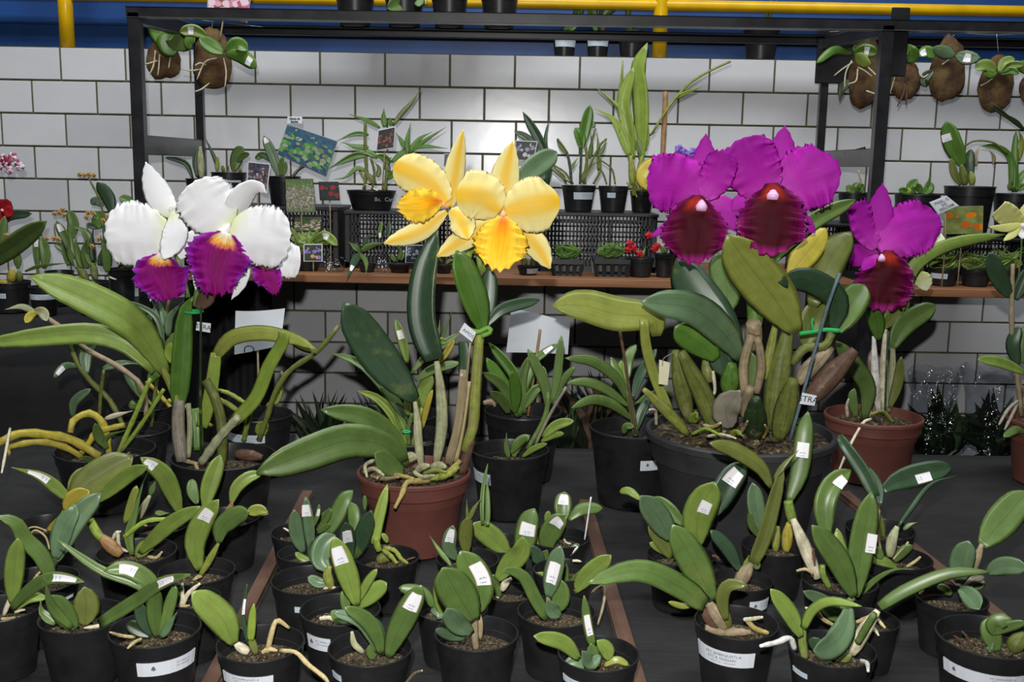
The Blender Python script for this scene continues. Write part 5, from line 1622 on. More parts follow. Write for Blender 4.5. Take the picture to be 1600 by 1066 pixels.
for (x0, x1, cy, lab) in ((310, 492, 855, 'square slotted basket pot of spiky seedlings, left of the pair on the shelf'), (560, 768, 850, 'square slotted basket pot of spiky seedlings, right of the pair on the shelf')):
    T = thing('basket_pot', (0, 0, 0), lab, 'potted plant', 'slotted basket pots on the shelf')
    ax, ay = cpx('t', x0, cy); bx, _ = cpx('t', x1, cy); C = at((ax + bx) / 2, ay, 3.42); R = (bx - ax) * mpp(C) / 2; h = C.z - SZ
    T.location = (C.x, 3.42, SZ); _PW[T.name] = Vector(T.location); ms = []
    for s in (-1, 1):
        ms.append(boxmesh('q', C.x - R, C.x + R, 3.42 + s * R - .003, 3.42 + s * R + .003, SZ + h * .75, SZ + h)); ms.append(boxmesh('q', C.x + s * R * .97 - .003, C.x + s * R * .97 + .003, 3.42 - R, 3.42 + R, SZ + h * .75, SZ + h))
    link('pot_rim', join_meshes('pot_rim', ms), M_BLACKPOT, T, smooth=False)
    link('pot_floor', boxmesh('pot_floor', C.x - R * .86, C.x + R * .86, 3.42 - R * .86, 3.42 + R * .86, SZ, SZ + h * .14), M_BLACKPOT, T, smooth=False)
    for i in range(5):
        q = -1 + 2 * i / 4
        for s in (-1, 1):
            link('slat', barmesh('slat', (C.x + q * R * .84, 3.42 + s * R * .84, SZ + .002), (C.x + q * R * .96, 3.42 + s * R * .97, SZ + h * .8), R * .22, .004, up=Vector((0, 1, 0)), bev=0), M_BLACKPOT, T, smooth=False)
            link('slat', barmesh('slat', (C.x + s * R * .84, 3.42 + q * R * .84, SZ + .002), (C.x + s * R * .97, 3.42 + q * R * .96, SZ + h * .8), .004, R * .22, up=Vector((0, 1, 0)), bev=0), M_BLACKPOT, T, smooth=False)
    s_ = bpy.data.objects.new('substrate', SOILS[2]); COL.objects.link(s_); s_.parent = T; s_.location = (0, 0, h * .82); s_.scale = (R * .9, R * .9, R * .5)
    rnd = random.Random(x0); cx = (x0 + x1) / 2
    grow(T, 3.42, SZ + h * .8, '\n'.join('P 26 f %d,%d %d,%d %d,%d' % (cx + rnd.randint(-50, 50), cy - 5, cx + rnd.randint(-80, 80), cy - 45, cx + rnd.randint(-95, 95), cy - rnd.randint(55, 105)) for _ in range(15)), 't')
def redpot(label, x0, x1, cy, spots):
    T, p = smallpot(label, 't', x0, x1, cy, 'P 26 f %d,%d %d,%d %d,%d\nP 26 f %d,%d %d,%d %d,%d' % ((x0+x1)/2, cy, (x0+x1)/2-20, cy-40, (x0+x1)/2-60, cy-60, (x0+x1)/2, cy, (x0+x1)/2+20, cy-40, (x0+x1)/2+30, cy-70))
    for i, (x, y) in enumerate(spots):
        f = tube('flower', [at(*cpx('t', x, y), p.Y - .02), at(*cpx('t', x + 3, y - 4), p.Y - .03)], [.003, .002], M_PETAL, T, srgb(190, 60, 60), n=3, sides=6)
        for k in range(5):
            a = k * 1.257 + i; P = [at(*cpx('t', x + r_ * math.cos(a), y + r_ * math.sin(a)), p.Y - .025) for r_ in (0, 12, 24)]
            blade('petal', P, [.003, .0075, .002], [.003, .0075, .002], M_PETAL, f, srgb(206, 44, 58), n=5, m=1, thick=.0012)
redpot('small black shelf pot with red star flowers left of the purple cattleya', 762, 922, 848, [(835, 825), (770, 800), (775, 765), (925, 795), (800, 790)])
redpot('small black shelf pot with red flowers partly behind the left purple lip', 925, 1042, 825, [(990, 745), (1010, 770), (890, 715), (940, 780)])
# plants at right, inside and beyond the rack post
sh('low shelf orchid in a bowl-like pot behind the single purple flower', 'm', 460, 780, 155, '''
V 70 f 600,150 575,100 620,45 d:0,0
V 75 f 660,150 700,110 690,60 d:0,0
L 50 f 640,150 630,110 600,80
L 50 f 560,150 520,130 480,125
B 22 h 570,150 555,135 560,110
P 20 g 690,110 710,30 720,-20
''', ZD, 3.66)
sh('shelf orchid with a big upright oval leaf in a tapering pot at right', 'r', 284, 566, 445, '''
L 108 f 385,330 330,210 288,72 k:.6,.75 q:-.1,.9 d:0,0 f:.1
L 58 d 430,400 420,310 430,230 d:0,0
L 44 o 370,440 335,370 315,285 d:0,0
B 24 o 395,440 390,390 375,320 d:0,0
B 20 e 435,440 435,400 430,360
S 6 o 390,220 450,185 560,195 640,260 d:0,1
P 26 t 460,330 455,270 480,215
P 22 t 560,320 560,270 530,235
''', ZD, 3.64)
sh('shelf orchid with arching strap leaves at the right edge of the upper row', 'r', 566, 800, 487, '''
T 44 f 680,480 680,300 690,120 d:0,0
T 40 f 670,470 660,300 590,225 480,215 d:0,-1
T 30 f 660,440 650,270 560,195
T 36 f 690,470 710,400 760,340 d:0,0
P 40 e 700,300 720,180 700,120
P 30 d 735,120 680,70 560,0
P 36 f 690,470 740,440 790,430
P 24 o 655,470 650,440 655,410
''', ZD, 3.66)
sh('shelf pot with a tall thin stick behind the right purple cattleya flower', 'm', 48, 262, 145, '''
V 70 f 190,140 180,110 200,70
L 60 f 170,140 130,120 100,130
L 50 f 200,140 215,100 235,90
K 6 r 222,150 210,60 190,-20
''', ZE, 3.64)
sh('violet-flowered orchid peeping out between the two purple cattleyas and the wall', 'k', 200, 420, 520, '''
C 8 o 290,500 300,350 310,240
C 8 o 330,500 360,350 370,260
L 60 f 300,480 260,400 230,340
''', SZ, 3.62)
Tv = [o for o in COL.objects if o.get('label', '').startswith('violet-flowered')][0]
for i, (x, y) in enumerate(((270, 190), (305, 215), (345, 235), (370, 210))):
    f = tube('flower', [at(*cpx('k', x, y), 3.60), at(*cpx('k', x + 4, y + 6), 3.59)], [.004, .003], M_PETAL, Tv, srgb(120, 90, 170), n=3, sides=6)
    for k in range(5):
        a = k * 1.257 + i; P = [at(*cpx('k', x + r_ * math.cos(a), y + r_ * math.sin(a)), 3.595) for r_ in (0, 16, 32)]
        blade('petal', P, [.003, .010, .003], [.003, .010, .003], M_PETAL, f, srgb(150, 120, 214), n=5, m=1, thick=.0012)
def mossy(x0, x1, cy, label, seed, **kw):
    rnd = random.Random(seed); w_ = x1 - x0
    it = '\n'.join('P 17 %s %d,%d %d,%d %d,%d' % (rnd.choice('fgeh'), x0 + w_ * rnd.uniform(.15, .85), cy, x0 + w_ * rnd.uniform(0, 1), cy - rnd.randint(25, 60), x0 + w_ * rnd.uniform(-.15, 1.15), cy - rnd.randint(50, 130)) for _ in range(26))
    return smallpot(label, 'r', x0, x1, cy, it, z0=SZ2, **kw)
mossy(192, 362, 918, 'shelf pot of grassy foliage with a blank white label right of the purple flower', 3, plabel=('r', 205, 282, 942, 978))
mossy(372, 548, 922, 'shelf pot of grassy foliage without label, second on the short shelf', 5)
mossy(560, 720, 915, 'shelf pot of grassy foliage at the right end of the short shelf', 9)
# ------------------------------------------------------------------ left side table
GLF = 'oncidiums on the black-draped side table'
ZL = 1.04
def lf(label, x0, x1, cy, items, Y, fl=(), **kw):
    T, p = plant('potted_oncidium', label, 'potted plant', GLF, 'p', x0, x1, cy, items, z0=ZL, Y=Y, **kw)
    for i, (x, y) in enumerate(fl):
        f = tube('flower', [at(*cpx('p', x, y), Y - .01), at(*cpx('p', x + 3, y + 3), Y - .015)], [.0035, .002], M_PETAL, T, srgb(120, 70, 30), n=3, sides=6)
        for k in range(5):
            a = k * 1.257 + i * .7; P = [at(*cpx('p', x + r_ * math.cos(a), y + r_ * math.sin(a)), Y - .012) for r_ in (0, 9, 18)]
            blade('petal', P, [.0015, .005, .0015], [.0015, .005, .0015], M_PETAL, f, srgb(196, 160, 100), n=4, m=1, thick=.001)
    return T, p
lf('side-table pot with yellow bulbs and a printed label at the very left edge', -70, 190, 818, '''
B 30 y 75,820 75,780 78,740
B 20 y 50,830 20,825 -10,830
B 22 o 130,820 125,790 120,750
L 50 g 115,740 110,680 95,605
R 6 w 30,840 35,860 40,880
L 60 g -20,640 10,520 30,400 d:0,0
''', 3.46, ((40, 525),), plabel=('p', -40, 60, 898, 930))
lf('side-table pot with a stickered narrow leaf and dangling white roots', 188, 372, 850, '''
L 46 g 240,740 232,620 230,480 k:.55,.75 d:0,0
L 66 g 285,740 290,640 265,530 d:0,0
S 10 o 255,840 245,780 240,730
R 5 w 270,840 250,870 215,885
R 5 w 275,840 280,870 300,890
R 5 w 262,840 262,870 245,895
P 24 g 160,755 260,720 450,700 d:-2,-3
B 20 h 345,830 345,810 345,785
''', 3.40, ((300, 545), (345, 545), (375, 550)), plabel=('p', 190, 352, 905, 940))
lf('side-table pot with a plain grey rim behind the stickered leaf', 290, 470, 752, '''
L 60 g 440,720 420,620 350,580 d:0,0
L 60 d 450,690 440,600 395,470
L 64 g 470,700 450,600 360,430 k:.75,.92
L 70 g 450,560 470,450 440,360 d:0,0
P 40 f 460,710 440,560 430,440
S 4 o 360,560 350,500 350,450
''', 3.64, ((380, 380), (400, 360), (350, 385), (410, 395)))
lf('side-table oncidium with crowded bulbs and tan star flowers in a labelled pot', 490, 702, 818, '''
B 26 o 560,820 530,770 500,720
B 24 o 610,810 600,740 590,700
B 22 e 540,810 525,780 520,760
P 50 g 500,740 470,600 440,480
P 56 g 560,740 540,620 560,540
P 60 g 590,600 540,500 465,470 d:0,-1
P 60 d 640,720 680,600 660,520
L 70 d 690,620 690,480 650,430
P 70 g 600,720 560,620 530,560
P 60 g 690,760 680,650 640,520
P 40 d 620,480 570,460 560,500
C 6 o 670,470 640,300 570,160
R 6 w 510,815 495,825 480,830
R 6 w 700,790 720,800 745,808
P 44 k 600,700 590,560 600,470
P 44 g 480,720 450,650 430,560
P 46 g 530,740 500,640 480,520
''', 3.44, ((590, 595), (630, 550), (660, 430), (690, 405), (600, 385), (565, 380), (555, 410)), plabel=('p', 500, 635, 858, 890))
lf('side-table pot with a tall dark leaf beside the rack post', 690, 868, 735, '''
L 84 d 715,380 690,280 620,185 d:0,0
S 8 d 710,720 720,560 715,380
L 56 d 660,340 620,305 580,322
S 4 d 650,290 600,220 565,150
L 90 f 610,480 640,420 620,370
L 60 f 860,330 810,300 765,282
P 40 o 760,730 790,720 830,700
''', 3.66, ((510, 135), (540, 140), (570, 135), (600, 140), (690, 430)))
T, p = lf('red-flowered orchid with a long arching leaf entering at the left edge', -330, -120, 800, '''
S 8 o -220,790 -150,600 0,380 d:0,0
L 130 g -120,760 -60,690 100,580 300,432 d:0,-20 f:.2
L 64 d -20,480 60,400 205,385 d:0,0
L 50 d -40,560 0,480 40,420
''', 3.50)
f = tube('flower', [at(*cpx('p', 12, 362), 3.48), at(*cpx('p', 16, 366), 3.46)], [.006, .004], M_PETAL, T, srgb(230, 200, 190), n=3, sides=6)
for k in range(5):
    a = k * 1.257 + .3; P = [at(*cpx('p', 12 + r_ * math.cos(a), 362 + r_ * math.sin(a)), 3.475) for r_ in (0, 40, 78)]
    blade('petal', P, [.006, .022, .024, .008], [.006, .022, .024, .008], M_PETAL, f, srgb(150, 16, 26), n=6, m=2, thick=.0015)
Tp = T
T, p = lf('white and crimson orchid spray drooping in at the left edge', -560, -350, 800, '''
C 5 t -450,790 -350,300 -180,40 0,90 90,60 d:0,-10
''', 3.52)
for i, (x, y, cc) in enumerate(((40, 60, (150, 40, 80)), (95, 55, (190, 110, 150)), (15, 30, (140, 30, 60)), (60, 105, (206, 150, 190)), (130, 85, (226, 216, 226)), (80, 20, (200, 90, 120)), (-10, 90, (190, 150, 160)))):
    f = tube('flower', [at(*cpx('p', x, y), 3.42), at(*cpx('p', x + 4, y + 4), 3.41)], [.004, .003], M_PETAL, T, srgb(230, 220, 200), n=3, sides=6)
    for k in range(5):
        a = k * 1.257 + i * .6; P = [at(*cpx('p', x + r_ * math.cos(a), y + r_ * math.sin(a)), 3.415) for r_ in (0, 16, 32)]
        blade('petal', P, [.003, .010, .002], [.003, .010, .002], M_PETAL, f, srgb(*cc) if k % 2 == 0 else srgb(222, 206, 216), n=5, m=1, thick=.0012)
# ================================================================== photo cards, paper sheets
def photo_mat(name, bg, blobs, scale, spread=.5):
    mt, nt, b = new_mat(name); tc = N(nt, 'ShaderNodeUVMap')
    v = N(nt, 'ShaderNodeTexVoronoi'); v.inputs['Scale'].default_value = scale; nt.links.new(tc.outputs[0], v.inputs['Vector'])
    n = N(nt, 'ShaderNodeTexNoise'); n.inputs['Scale'].default_value = scale * .9; n.inputs['Detail'].default_value = 4; nt.links.new(tc.outputs[0], n.inputs['Vector'])
    base = ramp(nt, n.outputs['Fac'], [(.3, bg[0]), (.7, bg[1])])
    sp = N(nt, 'ShaderNodeSeparateXYZ'); nt.links.new(v.outputs['Color'], sp.inputs[0])
    col = ramp(nt, sp.outputs[0], [(i / max(1, len(blobs) - 1), c) for i, c in enumerate(blobs)])
    u = N(nt, 'ShaderNodeSeparateXYZ'); nt.links.new(tc.outputs[0], u.inputs[0])
    edge = math_(nt, 'ADD', u.outputs[1], math_(nt, 'MULTIPLY', math_(nt, 'SUBTRACT', n.outputs['Fac'], .5), 1.2))
    mask = math_(nt, 'MULTIPLY', math_(nt, 'LESS_THAN', v.outputs['Distance'], spread), math_(nt, 'COMPARE', edge, .42, .34))
    nt.links.new(mixc(nt, mask, base, col), b.inputs['Base Color']); b.inputs['Roughness'].default_value = .45
    return mt
def card(crop, quad, Y, mat, label, frame=None, stick=None, group='printed photo cards among the shelf pots', tilt=0.0, inner=.9, prop=None):
    """flat printed card standing at depth Y; quad = bl, br, tr, tl"""
    Q = [at(*cpx(crop, *q), Y + (tilt if i > 1 else 0)) for i, q in enumerate(quad)]
    base = Vector(Q[0]); T = thing('photo_card', base, label, 'photo card', group)
    nrm = (Q[1] - Q[0]).cross(Q[3] - Q[0]).normalized(); th = .0008
    def slab(nm, R, off, m, uv=True):
        vs = [q + nrm * (off + th) for q in R] + [q + nrm * (off - th) for q in R]
        o = link(nm, mesh(nm, vs, [(0, 1, 2, 3), (7, 6, 5, 4), (0, 4, 5, 1), (1, 5, 6, 2), (2, 6, 7, 3), (3, 7, 4, 0)], [(0, 0), (1, 0), (1, 1), (0, 1)] * 2), m, T, smooth=False); return o
    slab('card', Q, 0, frame or M_WHITE)
    c = sum(Q, Vector()) / 4; k = inner
    slab('print', [c + (q - c) * k for q in Q], .0012, mat)
    if stick:
        S0 = at(*cpx(crop, *stick[0]), Y + .006); S1 = at(*cpx(crop, *stick[1]), Y + .006)
        tube('stick', [S0, (S0 + S1) / 2, S1], [.0025, .0025], M_STEM, T, CL['t'], n=3, sides=6)
    elif prop is not None:
        M0 = (Q[0] + Q[1]) / 2 + Vector((0, .004, 0)); M1 = Vector((M0.x, M0.y, prop))
        tube('stick', [M1, (M0 + M1) / 2, M0 + (Q[3] - Q[0]) * .3], [.0022, .0022], M_STEM, T, CL['t'], n=3, sides=6)
    return T, Q
G_ = lambda *a: [srgb(*x) for x in a]
card('n', ((295, 400), (730, 600), (830, 285), (385, 135)), 3.50, photo_mat('print_blue_green', G_((34, 60, 110), (60, 110, 130)), G_((60, 140, 60), (90, 170, 70), (180, 190, 150), (70, 110, 60)), 9, .6), 'large tilted photo of a green and cream orchid on blue', M_PAPERC, ((520, 480), (430, 600)), inner=.975)
T, Q = card('n', ((385, 132), (515, 132), (518, 70), (388, 68)), 3.505, M_WHITE, 'little white handwritten tag above the large tilted photo')
for k, (s, dv) in enumerate((('Chuva de', .70), ('Bertha', .28))):
    text_on('lettering', s, (Q[3] - Q[0]).length * .38, Q[0].lerp(Q[1], .5) + (Q[3] - Q[0]) * dv, Q[1] - Q[0], Q[3] - Q[0], M_INK, T, off=.0032, font_w=.0004)
card('n', ((1165, 372), (1325, 345), (1338, 152), (1182, 185)), 3.48, photo_mat('print_brown_black', G_((14, 12, 10), (24, 20, 16)), G_((120, 60, 30), (150, 90, 60), (70, 40, 24)), 6, .5), 'dark framed photo of a brown orchid on a stick', M_WHITE, ((1240, 370), (1220, 720)))
card('n', ((30, 660), (210, 740), (240, 480), (40, 458)), 3.46, photo_mat('print_silver', G_((30, 26, 40), (90, 90, 110)), G_((190, 200, 220), (150, 100, 60), (60, 60, 90)), 7, .5), 'white-framed photo of silvery orchids above the white flower', M_WHITE, prop=SZ)
card('n', ((378, 910), (640, 912), (612, 615), (368, 612)), 3.45, photo_mat('print_green_dome', G_((70, 96, 54), (120, 150, 80)), G_((200, 190, 180), (160, 140, 140), (110, 120, 80), (180, 160, 170)), 18, .7), 'photo of a dome of pale blossoms on green', M_STEEL, inner=.97, prop=SZ)
card('n', ((672, 805), (848, 805), (835, 640), (660, 640)), 3.47, photo_mat('print_red_star', G_((20, 34, 30), (40, 56, 50)), G_((190, 30, 60), (160, 20, 50)), 3.2, .45), 'small dark photo of a red star flower', M_STEEL, prop=SZ)
card('o', ((150, 232), (400, 232), (412, 100), (160, 100)), 3.47, photo_mat('print_lilac_row', G_((60, 90, 50), (90, 120, 70)), G_((190, 170, 200), (220, 190, 120), (170, 150, 190)), 7, .5), 'photo of lilac and yellow daisies behind ferny leaves', M_STEEL, prop=SZ)
card('o', ((245, 490), (408, 490), (408, 338), (245, 338)), 3.37, photo_mat('print_purple_daisies', G_((40, 56, 44), (60, 76, 50)), G_((130, 110, 190), (150, 130, 210), (220, 170, 90)), 4, .5), 'photo of purple daisies on the front of the shelf', M_WHITE, prop=SZ)
card('o', ((1120, 500), (1275, 500), (1285, 345), (1130, 345)), 3.36, photo_mat('print_grey_flowers', G_((30, 32, 40), (60, 62, 72)), G_((170, 175, 190), (120, 125, 140)), 5, .5), 'grey photo of white flowers beside the dark leaf', M_WHITE, prop=SZ)
card('t', ((90, 268), (205, 275), (230, 155), (95, 148)), 3.45, photo_mat('print_white_on_black', G_((12, 12, 16), (20, 20, 26)), G_((220, 220, 226), (90, 70, 140), (230, 230, 234)), 4, .5), 'black photo of white flowers behind the yellow dorsal sepal', M_WHITE, prop=SZ)
card('j', ((440, 300), (490, 305), (492, 215), (445, 212)), 3.47, photo_mat('print_plain_grey', G_((80, 80, 84), (100, 100, 104)), G_((90, 90, 94), (80, 80, 84)), 3, .2), 'plain grey card beside the yellow dorsal sepal', M_WHITE, prop=SZ)
card('m', ((800, 445), (1090, 440), (1095, 240), (820, 245)), 3.36, photo_mat('print_orange_star', G_((96, 110, 50), (150, 160, 90)), G_((220, 110, 20), (230, 140, 30), (200, 90, 20)), 3.4, .42), 'photo of an orange star orchid beside the single purple flower', M_PAPERC, inner=.98, prop=SZ2)
T, Q = card('m', ((770, 302), (918, 238), (828, 165), (703, 215)), 3.34, M_WHITE, 'tilted white handwritten label above the orange orchid photo', prop=SZ2)
for k, (s, dv) in enumerate((('PHAL. C.', .76), ('DE', .5), ('BESCOM', .24))):
    text_on('lettering', s, .0125, Q[0].lerp(Q[1], .5) + (Q[3] - Q[0]) * dv, Q[1] - Q[0], Q[3] - Q[0], M_PALEINK, T, off=.0032, font_w=.0003)
card('4', ((535, 935), (668, 935), (655, 872), (530, 905)), 3.52, photo_mat('print_tan_black', G_((16, 14, 12), (26, 24, 20)), G_((200, 140, 110), (180, 120, 90)), 6, .45), 'small black card with tan blossoms on the rack cross bar', M_STEEL)
card('1', ((1228, 92), (1470, 138), (1500, -60), (1242, -90)), 3.42, photo_mat('print_pink_white', G_((120, 80, 60), (150, 100, 80)), G_((210, 80, 140), (240, 220, 230), (190, 50, 110), (226, 150, 190)), 5, .62), 'brown card with pink and white blossoms at the top beam', M_PAPERC, ((1330, 105), (1308, 240)), inner=.96)
for o in COL.objects:
    if o.name.startswith('card'): o.color = srgb(168, 168, 166)
def sheet(pts_px, Y, label, bend=.02):
    """blank white paper sheet, slightly curved; corners bl, br, tr, tl in photo pixels"""
    Q = [at(x, y, Y) for x, y in pts_px]; n = 8; vs, fs = [], []
    for off in (0, .0008):
        for i in range(n + 1):
            for j in range(n + 1):
                u, v = i / n, j / n; p = Q[0].lerp(Q[1], u).lerp(Q[3].lerp(Q[2], u), v); vs.append(p + Vector((0, bend * (math.cos((u - .5) * 3) - 1) * (.4 + v) + off, 0)))
    K = (n + 1) ** 2
    for i in range(n):
        for j in range(n):
            a = i * (n + 1) + j; q = (a, a + n + 1, a + n + 2, a + 1); fs.append(q); fs.append(tuple(K + x for x in q[::-1]))
    return tag(link('paper_sheet', mesh('paper_sheet', vs, fs), M_WHITE), label, 'paper')
def behind(px, py, Y):
    x = at(px, py, Y).x
    return max([Y] + [y2 + r2 + .012 for x2, y2, r2, z2 in PLACED if abs(z2 - TZ) < .02 and abs(x2 - x) < r2 + .005 and abs(y2 - Y) < .25])
Y1, Y2 = behind(402, 520, 2.6), behind(842, 520, 2.7)
s1 = sheet(((365, 555), (437, 541), (442, 484), (364, 488)), Y1, 'blank white sheet hanging low behind the white cattleya with a black curl', -.02)
tb_ = tube('ink_curl', [at(x, y, Y1 - .008) for x, y in ((382, 551), (383, 543), (392, 541), (397, 547), (392, 551))], [.0014, .0014], M_INK, s1, n=14, sides=6)
s2 = sheet(((791, 550), (887, 553), (890, 503), (799, 480)), Y2, 'blank white sheet propped on a stick behind the yellow cattleya')
for sh_, (x, y, Y_) in ((s1, (402, 520, Y1 + .005)), (s2, (842, 520, Y2 + .005))):
    a_ = at(x, y, Y_); tube('prop_stick', [Vector((a_.x, Y_, TZ - .001)), Vector((a_.x, Y_, (TZ + a_.z) / 2)), a_], [.003, .003], M_STEM, sh_, CL['t'], n=3, sides=6)
# ================================================================== bark mounts hanging from the rack, pots on top
def _bark():
    mt, nt, b = new_mat('cork_bark'); f = noise_fac(nt, 26, 6, rough=.65)
    nt.links.new(ramp(nt, f, [(.3, srgb(52, 36, 22)), (.5, srgb(92, 66, 40)), (.62, srgb(104, 84, 48)), (.78, srgb(84, 88, 46))]), b.inputs['Base Color'])
    b.inputs['Roughness'].default_value = .9; bump(nt, b, f, .8, .006); return mt
M_BARK = _bark()
M_WIRE = plain('thin_wire', (.35, .35, .36, 1), rough=.35, metal=.8, var=.05)
def mount(label, crop, x0, x1, y0, y1, Y, items, hook, seed):
    T = thing('bark_mount', (0, 0, 0), label, 'mounted plant', 'orchids mounted on bark plaques hanging from the rack')
    C = at(*cpx(crop, (x0 + x1) / 2, (y0 + y1) / 2), Y); T.location = C; _PW[T.name] = C.copy()
    u = mpp(C) * CROP[crop][2]; rx, rz = (x1 - x0) / 2 * u, (y1 - y0) / 2 * u; vs, fs = [], []; seg, rings = 26, 9
    for r in range(rings + 1):
        ph = math.pi * r / rings
        for j in range(seg):
            a = 2 * math.pi * j / seg; d = Vector((math.sin(ph) * math.cos(a), -math.cos(ph), math.sin(ph) * math.sin(a)))
            k = 1 + .16 * noise.noise(d * 1.7 + Vector((seed * 3.1, 0, 0))) + .07 * noise.noise(d * 6)
            x, z = d.x, d.z
            z2 = z * rz * k; x2 = x * rx * k * (1 - .16 * z)
            vs.append((C.x + x2, C.y + d.y * .022 * k, C.z + z2))
    for r in range(rings):
        for j in range(seg):
            a = r * seg + j; b = r * seg + (j + 1) % seg; fs.append((a, b, b + seg, a + seg))
    link('bark_plaque', mesh('bark_plaque', vs, fs), M_BARK, T)
    grow(T, Y - .028, None, items, crop)
    A = at(*cpx(crop, *hook), Y); B = Vector((C.x, Y, C.z + rz * .9))
    tube('hanging_wire', [A, (A + B) / 2, B], [.0012, .0012], M_WIRE, T, n=3, sides=5)
    return T
mount('bark plaque with round glossy leaves hanging beside the left rack post', '1', 862, 1075, 228, 470, 3.72, '''
L 112 f 1000,280 950,200 920,92 d:0,0
V 140 f 1060,300 1010,270 1000,175 d:-1,-1
V 140 g 1040,300 1060,240 1050,190 d:-2,-2
L 70 f 1060,280 1010,200 1000,130 d:1,1
R 4.5 w 925,300 910,400 862,485 d:0,-1
R 4.5 w 950,325 945,400 938,450 d:0,0
R 4.5 w 1020,310 1010,360 1003,405 d:0,0
R 4.5 w 935,362 860,380 836,342 d:0,-2
''', (1000, 95), 1)
mount('bark plaque with spreading leaves and stickered tip left of the top beam', '1', 1148, 1380, 168, 528, 3.44, '''
L 84 f 1330,315 1260,280 1185,228 d:-1,-3
L 84 f 1345,315 1410,265 1475,300 d:-1,-2
L 86 f 1345,325 1440,340 1528,400 k:.62,.8 d:-1,-3
L 74 l 1230,215 1150,180 1068,190 k:.5,.7 d:-1,-2
L 60 f 1130,290 1120,250 1160,220 d:0,0
R 4.5 w 1290,345 1220,370 1170,475 d:0,0
R 4.5 w 1330,345 1345,430 1338,520 d:0,0
R 4.5 w 1160,545 1200,530 1245,495 d:0,0
R 4.5 w 1160,390 1190,375 1225,385 d:0,0
R 4.5 w 1080,410 1140,420 1200,410 d:0,0
''', (1265, 125), 2)
mount('bark plaque with pale splayed roots behind the right rack post', '4', 560, 745, 190, 655, 3.66, '''
L 52 f 575,320 470,300 365,375 d:-1,-4
L 78 f 585,320 650,300 728,315 k:.45,.65 d:-1,-2
V 74 h 600,320 650,370 690,380 d:-2,-2
L 46 f 590,310 600,290 610,280 d:-1,-1
R 4.5 w 575,360 540,430 530,520 d:-1,-1
R 4.5 w 610,410 600,480 555,500 d:-1,-1
R 4.5 w 580,370 520,410 470,450 d:-1,-1
R 4.5 w 610,400 650,420 695,455 d:-1,-1
R 4.5 w 640,370 720,450 740,490 790,505 d:-1,-4
R 4.5 w 660,540 720,560 790,570 830,460 d:-1,-4
P 60 k 560,480 520,530 500,605 d:0,0
''', (660, 160), 3)
mount('dark reddish bark plaque with one upright leaf right of the rack post', '4', 800, 985, 345, 590, 3.62, '''
L 112 f 960,360 910,310 900,262 d:0,0
L 60 f 900,360 880,330 900,290 d:0,0
R 6 n 890,500 880,560 845,635 d:0,0
R 6 n 900,510 900,570 898,625 d:0,0
R 4.5 w 980,440 1000,460 1030,440 d:0,0
''', (905, 215), 4)
mount('tall bark plaque with two oval grey-green leaves and a sticker', '4', 1042, 1252, 215, 610, 3.62, '''
V 78 b 1190,330 1120,310 1052,285 d:-1,-2
V 84 b 1195,325 1260,345 1340,342 k:.35,.62 d:-1,-3
L 70 f 1070,340 1020,310 975,335 k:.6,.9 d:0,0
L 60 k 1060,420 1010,470 1020,520 d:0,0
R 4.5 w 1160,350 1130,370 1110,385 d:0,0
''', (1185, 205), 5)
mount('bark plaque with a tuft of light leaves near the right edge', '4', 1330, 1540, 328, 662, 3.62, '''
L 72 l 1435,420 1370,390 1305,410 d:-1,-2
L 52 l 1450,430 1480,370 1545,350 d:-1,-1
L 50 l 1450,430 1520,390 1600,385 d:-1,-2
L 50 f 1440,430 1400,440 1360,440 d:-1,-2
L 44 f 1460,440 1520,420 1570,440 d:-1,-2
P 30 k 1400,620 1480,680 1590,760 d:0,-1
R 4.5 w 1430,450 1380,490 1340,510 d:0,0
''', (1435, 190), 6)
mount('bark plaque cut off by the right picture edge', '4', 1572, 1740, 425, 620, 3.62, '''
L 70 f 1630,440 1600,400 1560,380 d:0,0
L 70 f 1650,440 1680,380 1740,350 d:0,0
''', (1650, 190), 7)
def wire(label, A, B, sag):
    A, B = Vector(A), Vector(B); M_ = (A + B) / 2 - Vector((0, 0, sag))
    tag(tube('hanging_line', [A, M_, B], [.0011, .0011], M_WIRE, None, n=8, sides=5), label, 'wire')
wire('thin wire strung across the left end of the rack top', at(*cpx('1', 845, 66), 3.44), at(*cpx('1', 1560, 160), 3.44), .004)
wire('thin wire strung from the right rack post to the picture edge', at(*cpx('4', 905, 150), 3.62), at(*cpx('4', 1800, 190), 3.62), .02)
wire('short thin wire between the right rack posts', at(*cpx('4', 440, 190), 3.44), at(*cpx('4', 760, 155), 3.44), .004)
# ------------------------------------------------------------------ pots up on the wall head and on the rear beam
GT = 'pots along the top of the wall and rack'
def top(label, crop, x0, x1, cy, items, z0, Y, **kw):
    return plant('potted_orchid', label, 'potted plant', GT, crop, x0, x1, cy, items, z0=z0, Y=Y, **kw)
YT = WY + .062
top('top-ledge pot with white label, left of three beside the yellow railing post', '3', 238, 388, 195, '''
L 50 f 320,190 370,120 410,40 420,-60 d:0,0
L 46 f 310,190 380,90 385,0 d:0,0
L 40 g 345,190 380,140 400,110
''', ZTOP, YT, plabel=('3', 258, 378, 235, 276))
top('top-ledge pot with white label, middle of three beside the yellow railing post', '3', 438, 585, 195, '''
B 20 n 540,190 540,150 545,120
L 60 f 500,190 480,80 470,-40 d:0,0
L 56 f 530,190 545,80 570,-30 d:0,0
L 52 f 545,150 560,80 630,30 d:0,-1
''', ZTOP, YT, plabel=('3', 452, 572, 235, 272))
top('top-ledge pot without label touching the yellow railing post', '3', 628, 802, 188, '''
T 34 f 690,180 690,80 695,-60 d:0,0
P 24 g 700,180 720,140 745,120
''', ZTOP, YT)
